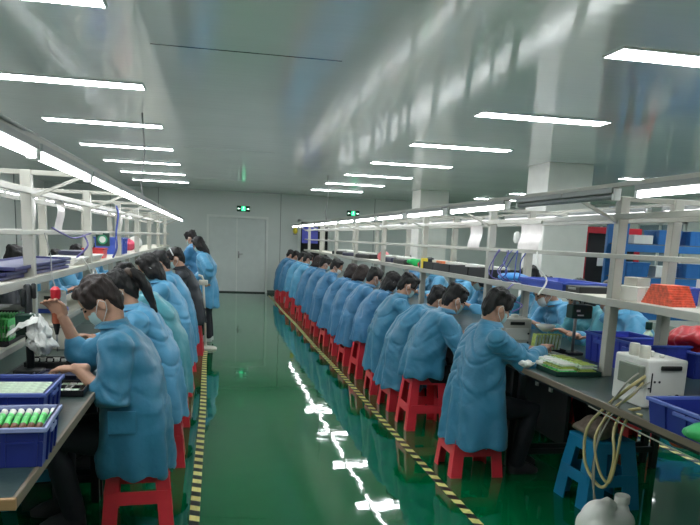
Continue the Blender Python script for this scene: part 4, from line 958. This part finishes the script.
gs = empty('tool_stand', (2.62,4.72,ZT), 0, 'dark green tool head on a thin stand beside the large blue crates', 'stand'); q = MB(); q.bbox((-.06,-.06,0),(.06,.06,.02),.005); q.build('base', BLEG, gs); q = MB(); q.tube([(0,0,.02),(0,0,.34)], .012, 10); q.build('column', STEEL, gs, True); q = MB(); q.bbox((-.06,-.06,.27),(.1,.04,.37),.01); q.build('green_head', GRN, gs)
q = MB(); q.box((-.03,-.0615,.32),(.0,-.0605,.335)); q.box((-.02,-.0615,.29),(.03,-.0605,.3)); q.build('white_mark', PAPER, gs); q = MB(); q.tube([(-.02,0,.37),(-.02,0,.46)], .013, 8); q.tube([(.04,0,.37),(.05,0,.45)], .011, 8); q.build('chuck', GREYM, gs, True)
for k, (x, y) in enumerate(((3.05,4.46),(3.05,4.33))):
    r = empty('solvent_bottle', (x,y,ZT), 0, 'small bottle with dark cap behind the white machine, %s' % ('farther of two','nearer of two')[k], 'bottle', 'two dark-capped bottles on the right bench'); q = MB(); q.lathe([(.032,0),(.034,.01),(.034,.19),(.016,.215),(.016,.23)], seg=16); q.build('body', PCBL, r, True, .6); q = MB(); q.lathe([(.022,.225),(.024,.23),(.024,.275),(.02,.28)], seg=16); q.build('cap', GRN, r, True, .6)
crate('parts_crate', (.3,.4,.17), 'dark blue crate on the far half of the right bench behind the white machine', loc=(3.08,3.98,ZT))
lump('red_bag', (3.05,3.96,.985), (.14,.18,.09), mat('red_plastic_bag', srgb(190,34,46), .4, var=.2, bump=.4), 'crumpled red bag heaped over the dark blue crate', 'bag', 9, .012, .03, 14)
# right shelf items, the shelf top is at 1.24
tb = crate('shallow_blue_tray', (.34,.72,.06), 'shallow blue tray on the right shelf between the cables and the near post', rim=BLUEB, body=BLUEB, loc=(2.57,4.9,1.24), ribs=False)
fb = empty('black_case', (2.55,4.44,1.24), 0, 'flat black case on the right shelf before the near post', 'case'); q = MB(); q.bbox((-.13,-.1,0),(.13,.1,.045),.006); q.build('shell', BLACKP, fb); q = MB(); q.bbox((-.136,-.05,.02),(-.13,.05,.035),.002); q.build('clasp', GREYM, fb)
def carton(loc, size, label, m=PAPER, rz=0.):
    r = empty('carton', loc, rz, label, 'box'); a, b2, c_ = size; q = MB(); q.bbox((-a/2,-b2/2,0),(a/2,b2/2,c_),.003); q.build('carton_body', m, r); q = MB(); q.box((-.02,-b2/2-.001,0),(.02,b2/2+.001,c_+.001)); q.build('tape_strip', CREAM, r); return r
carton((2.53,3.87,1.24), (.14,.25,.085), 'white carton on the right shelf just past the near post'); carton((2.55,3.9,1.326), (.09,.14,.05), 'small cream carton stacked on the white shelf carton', CREAM)
crate('shelf_crate', (.2,.2,.1), 'blue shelf crate beside the orange bundle', rim=BLUEB, body=BLUEB, loc=(2.66,3.66,1.24), ribs=False); carton((2.76,3.45,1.24), (.06,.3,.15), 'tall white carton behind the orange bundle on the right shelf'); crate('shelf_crate', (.24,.22,.1), 'blue shelf crate behind the orange bundle at the right edge', rim=BLUEB, body=BLUEB, loc=(2.64,3.1,1.24), ribs=False)
OR = mat('orange_strips', srgb(226,96,66), .5, var=.28, vscale=45)
ob = empty('orange_strip_bundle', (2.5,3.52,1.24), 0, 'bundle of orange red strips on the right shelf', 'bundle')
for k in range(9):
    q = MB(); w0 = .155-.009*k; q.bbox((-.07,-w0,.004+.0125*k),(.07,w0-.02,.0164+.0125*k),.0008); q.build('strip', OR, ob)
q = MB(); q.bbox((-.08,-.16,0),(.08,.16,.005),.001); q.build('backing_card', PAPER, ob)
bk = empty('black_case', (2.47,2.93,1.24), 0, 'black case on the right shelf at the edge of view', 'case'); q = MB(); q.bbox((-.11,-.12,0),(.11,.12,.085),.006); q.build('shell', BLACKP, bk); q = MB(); q.bbox((-.116,-.04,.04),(-.11,.04,.06),.002); q.build('clasp', GREYM, bk)
for k, y in enumerate((6.1,6.65,7.2,7.75)):
    r = tray('black_parts_tray', (2.52,y,1.24+.0), (.28,.5), .02, 'black tray with white parts on the right shelf, %s beyond the cables' % ORD[k], BLACKP, 'black trays on the right shelf', .085)
    q = MB(); q.bbox((2.5,y-.2,1.247),(2.6,y+.14,1.345),.006); tag(q.build('white_moulding', PAPER), 'white moulded strip in the %s black tray of the right shelf' % ORD[k], 'moulding', 'white strips in the black trays')
lump('blue_bag', (2.52,5.6,1.275), (.12,.14,.04), mat('sky_blue_bag', srgb(40,130,200), .45, var=.15, bump=.3), 'sky blue plastic bag on the right shelf by the hanging cables', 'bag', 12, amp=.015)
def roll(x, y, z, r_, l_, m, label, ang=0.):
    q = MB(); q.lathe([(r_*.9,-l_/2),(r_,-l_/2+.01),(r_,l_/2-.01),(r_*.9,l_/2)], (0,0,0), 18, Matrix.Translation((x,y,z)) @ Matrix.Rotation(ang,4,'Z') @ Matrix.Rotation(PI/2,4,'Y')); return tag(q.build('roll', m, None, True, .7), label, 'roll')
roll(2.55,10.5,1.31,.07,.36,mat('salmon_foil', srgb(226,130,132), .4),'salmon pink roll on the right shelf far down the row',1.2)
lump('green_cloth', (2.5,8.5,1.29), (.1,.12,.05), mat('green_cloth', srgb(30,170,90), .7, var=.2), 'small green cloth on the right shelf beyond the black trays', 'cloth', 14)
lump('red_cloth', (2.5,8.15,1.28), (.09,.12,.04), mat('red_cloth', srgb(214,60,70), .7, var=.2), 'small red cloth beside the green cloth on the right shelf', 'cloth', 15)
YEL = mat('yellow_tape', srgb(238,214,60), .5)
q = MB(); q.bbox((2.368,7.835,1.22),(2.432,7.9,1.36),.003); tag(q.build('yellow_tag', YEL), 'yellow tape tag wrapped on a post of the right rack', 'tag')
carton((2.5,7.45,1.305), (.12,.2,.04), 'small orange carton on the right shelf near the yellow tag', mat('orange_card', srgb(236,130,80), .6))
for k, (y, s_) in enumerate(((9.2,.3),(9.9,.22),(11.6,.3),(12.6,.35),(13.8,.3))):
    r = empty('dark_bundle', (2.56,y,1.24), .1*k, 'dark covered bundle on the right shelf, %s past the red cloth' % ORD[k], 'bundle', 'dark bundles on the right shelf'); q = MB(); q.bbox((-.12,-s_,0),(.1,s_,.07),.025,None,3); q.build('cover', NAVY if k % 2 else BLACKP, r); q = MB(); q.bbox((-.1,-s_*.7,.07),(.06,s_*.6,.1),.01); q.build('white_layer', PAPER, r)
# far board and small yellow object, cables on the right rack
fbp = empty('notice_board', (2.0,18.62,1.62), 0, 'violet blue notice board at the far end of the right rack', 'board'); q = MB(); q.bbox((.3,0,-.22),(.72,.02,.22),.004); q.build('panel', mat('violet_board', srgb(70,76,170), .5), fbp); q = MB(); q.bbox((.29,-.005,.22),(.73,.025,.24),.003); q.build('frame_edge', POST, fbp)
yb = empty('yellow_object', (2.2,19.34,1.72), 0, 'small yellow object beside the dark doorway', 'lamp'); q = MB(); q.ell((0,0,0), (.06,.05,.09)); q.build('dome', YEL, yb, True); q = MB(); q.bbox((-.05,.02,-.11),(.05,.06,-.07),.004); q.build('mount', GREYM, yb)  # yellow dome on a grey mount, kind of object left open
for k, (x, y, d_) in enumerate(((2.36,5.25,.1),(2.35,5.4,-.08),(2.38,5.12,.06),(2.34,5.55,.1),(2.35,5.33,.16),(2.37,5.48,-.14),(2.34,5.2,-.1),(2.36,5.62,.05))):
    cable([(x,y,1.5),(x-.03,y+d_*.5,1.42),(x-.05,y+d_*(-.3 if k % 3 else .9),1.33),(x-.03,y+d_*.6,1.27),(x+.06,y+d_,1.25)], .0045, (BLUC,PURP)[k % 2], '%s cable in the tangle on the right rack, %s of eight' % (('blue','purple')[k % 2], ORD[k]), group='cable tangle on the right rack')
cable([(2.38,5.3,1.24),(2.3,5.2,1.22),(2.22,5.1,1.15),(2.3,4.95,1.1),(2.2,4.9,1.05)], .006, PURP, 'purple cable dropping from the right shelf to the beige box'); cable([(2.36,4.9,1.5),(2.32,4.8,1.4),(2.38,4.75,1.3),(2.3,4.7,1.2)], .007, PAPER, 'white cable drooping from the right middle bar')
q = MB(); q.lathe([(.015,0),(.028,.02),(.028,.07),(.012,.09)], (2.37,5.3,1.56), 12); tag(q.build('socket_plug', PAPER, None, True, .7), 'white plug hanging above the cable tangle on the right rack', 'plug')
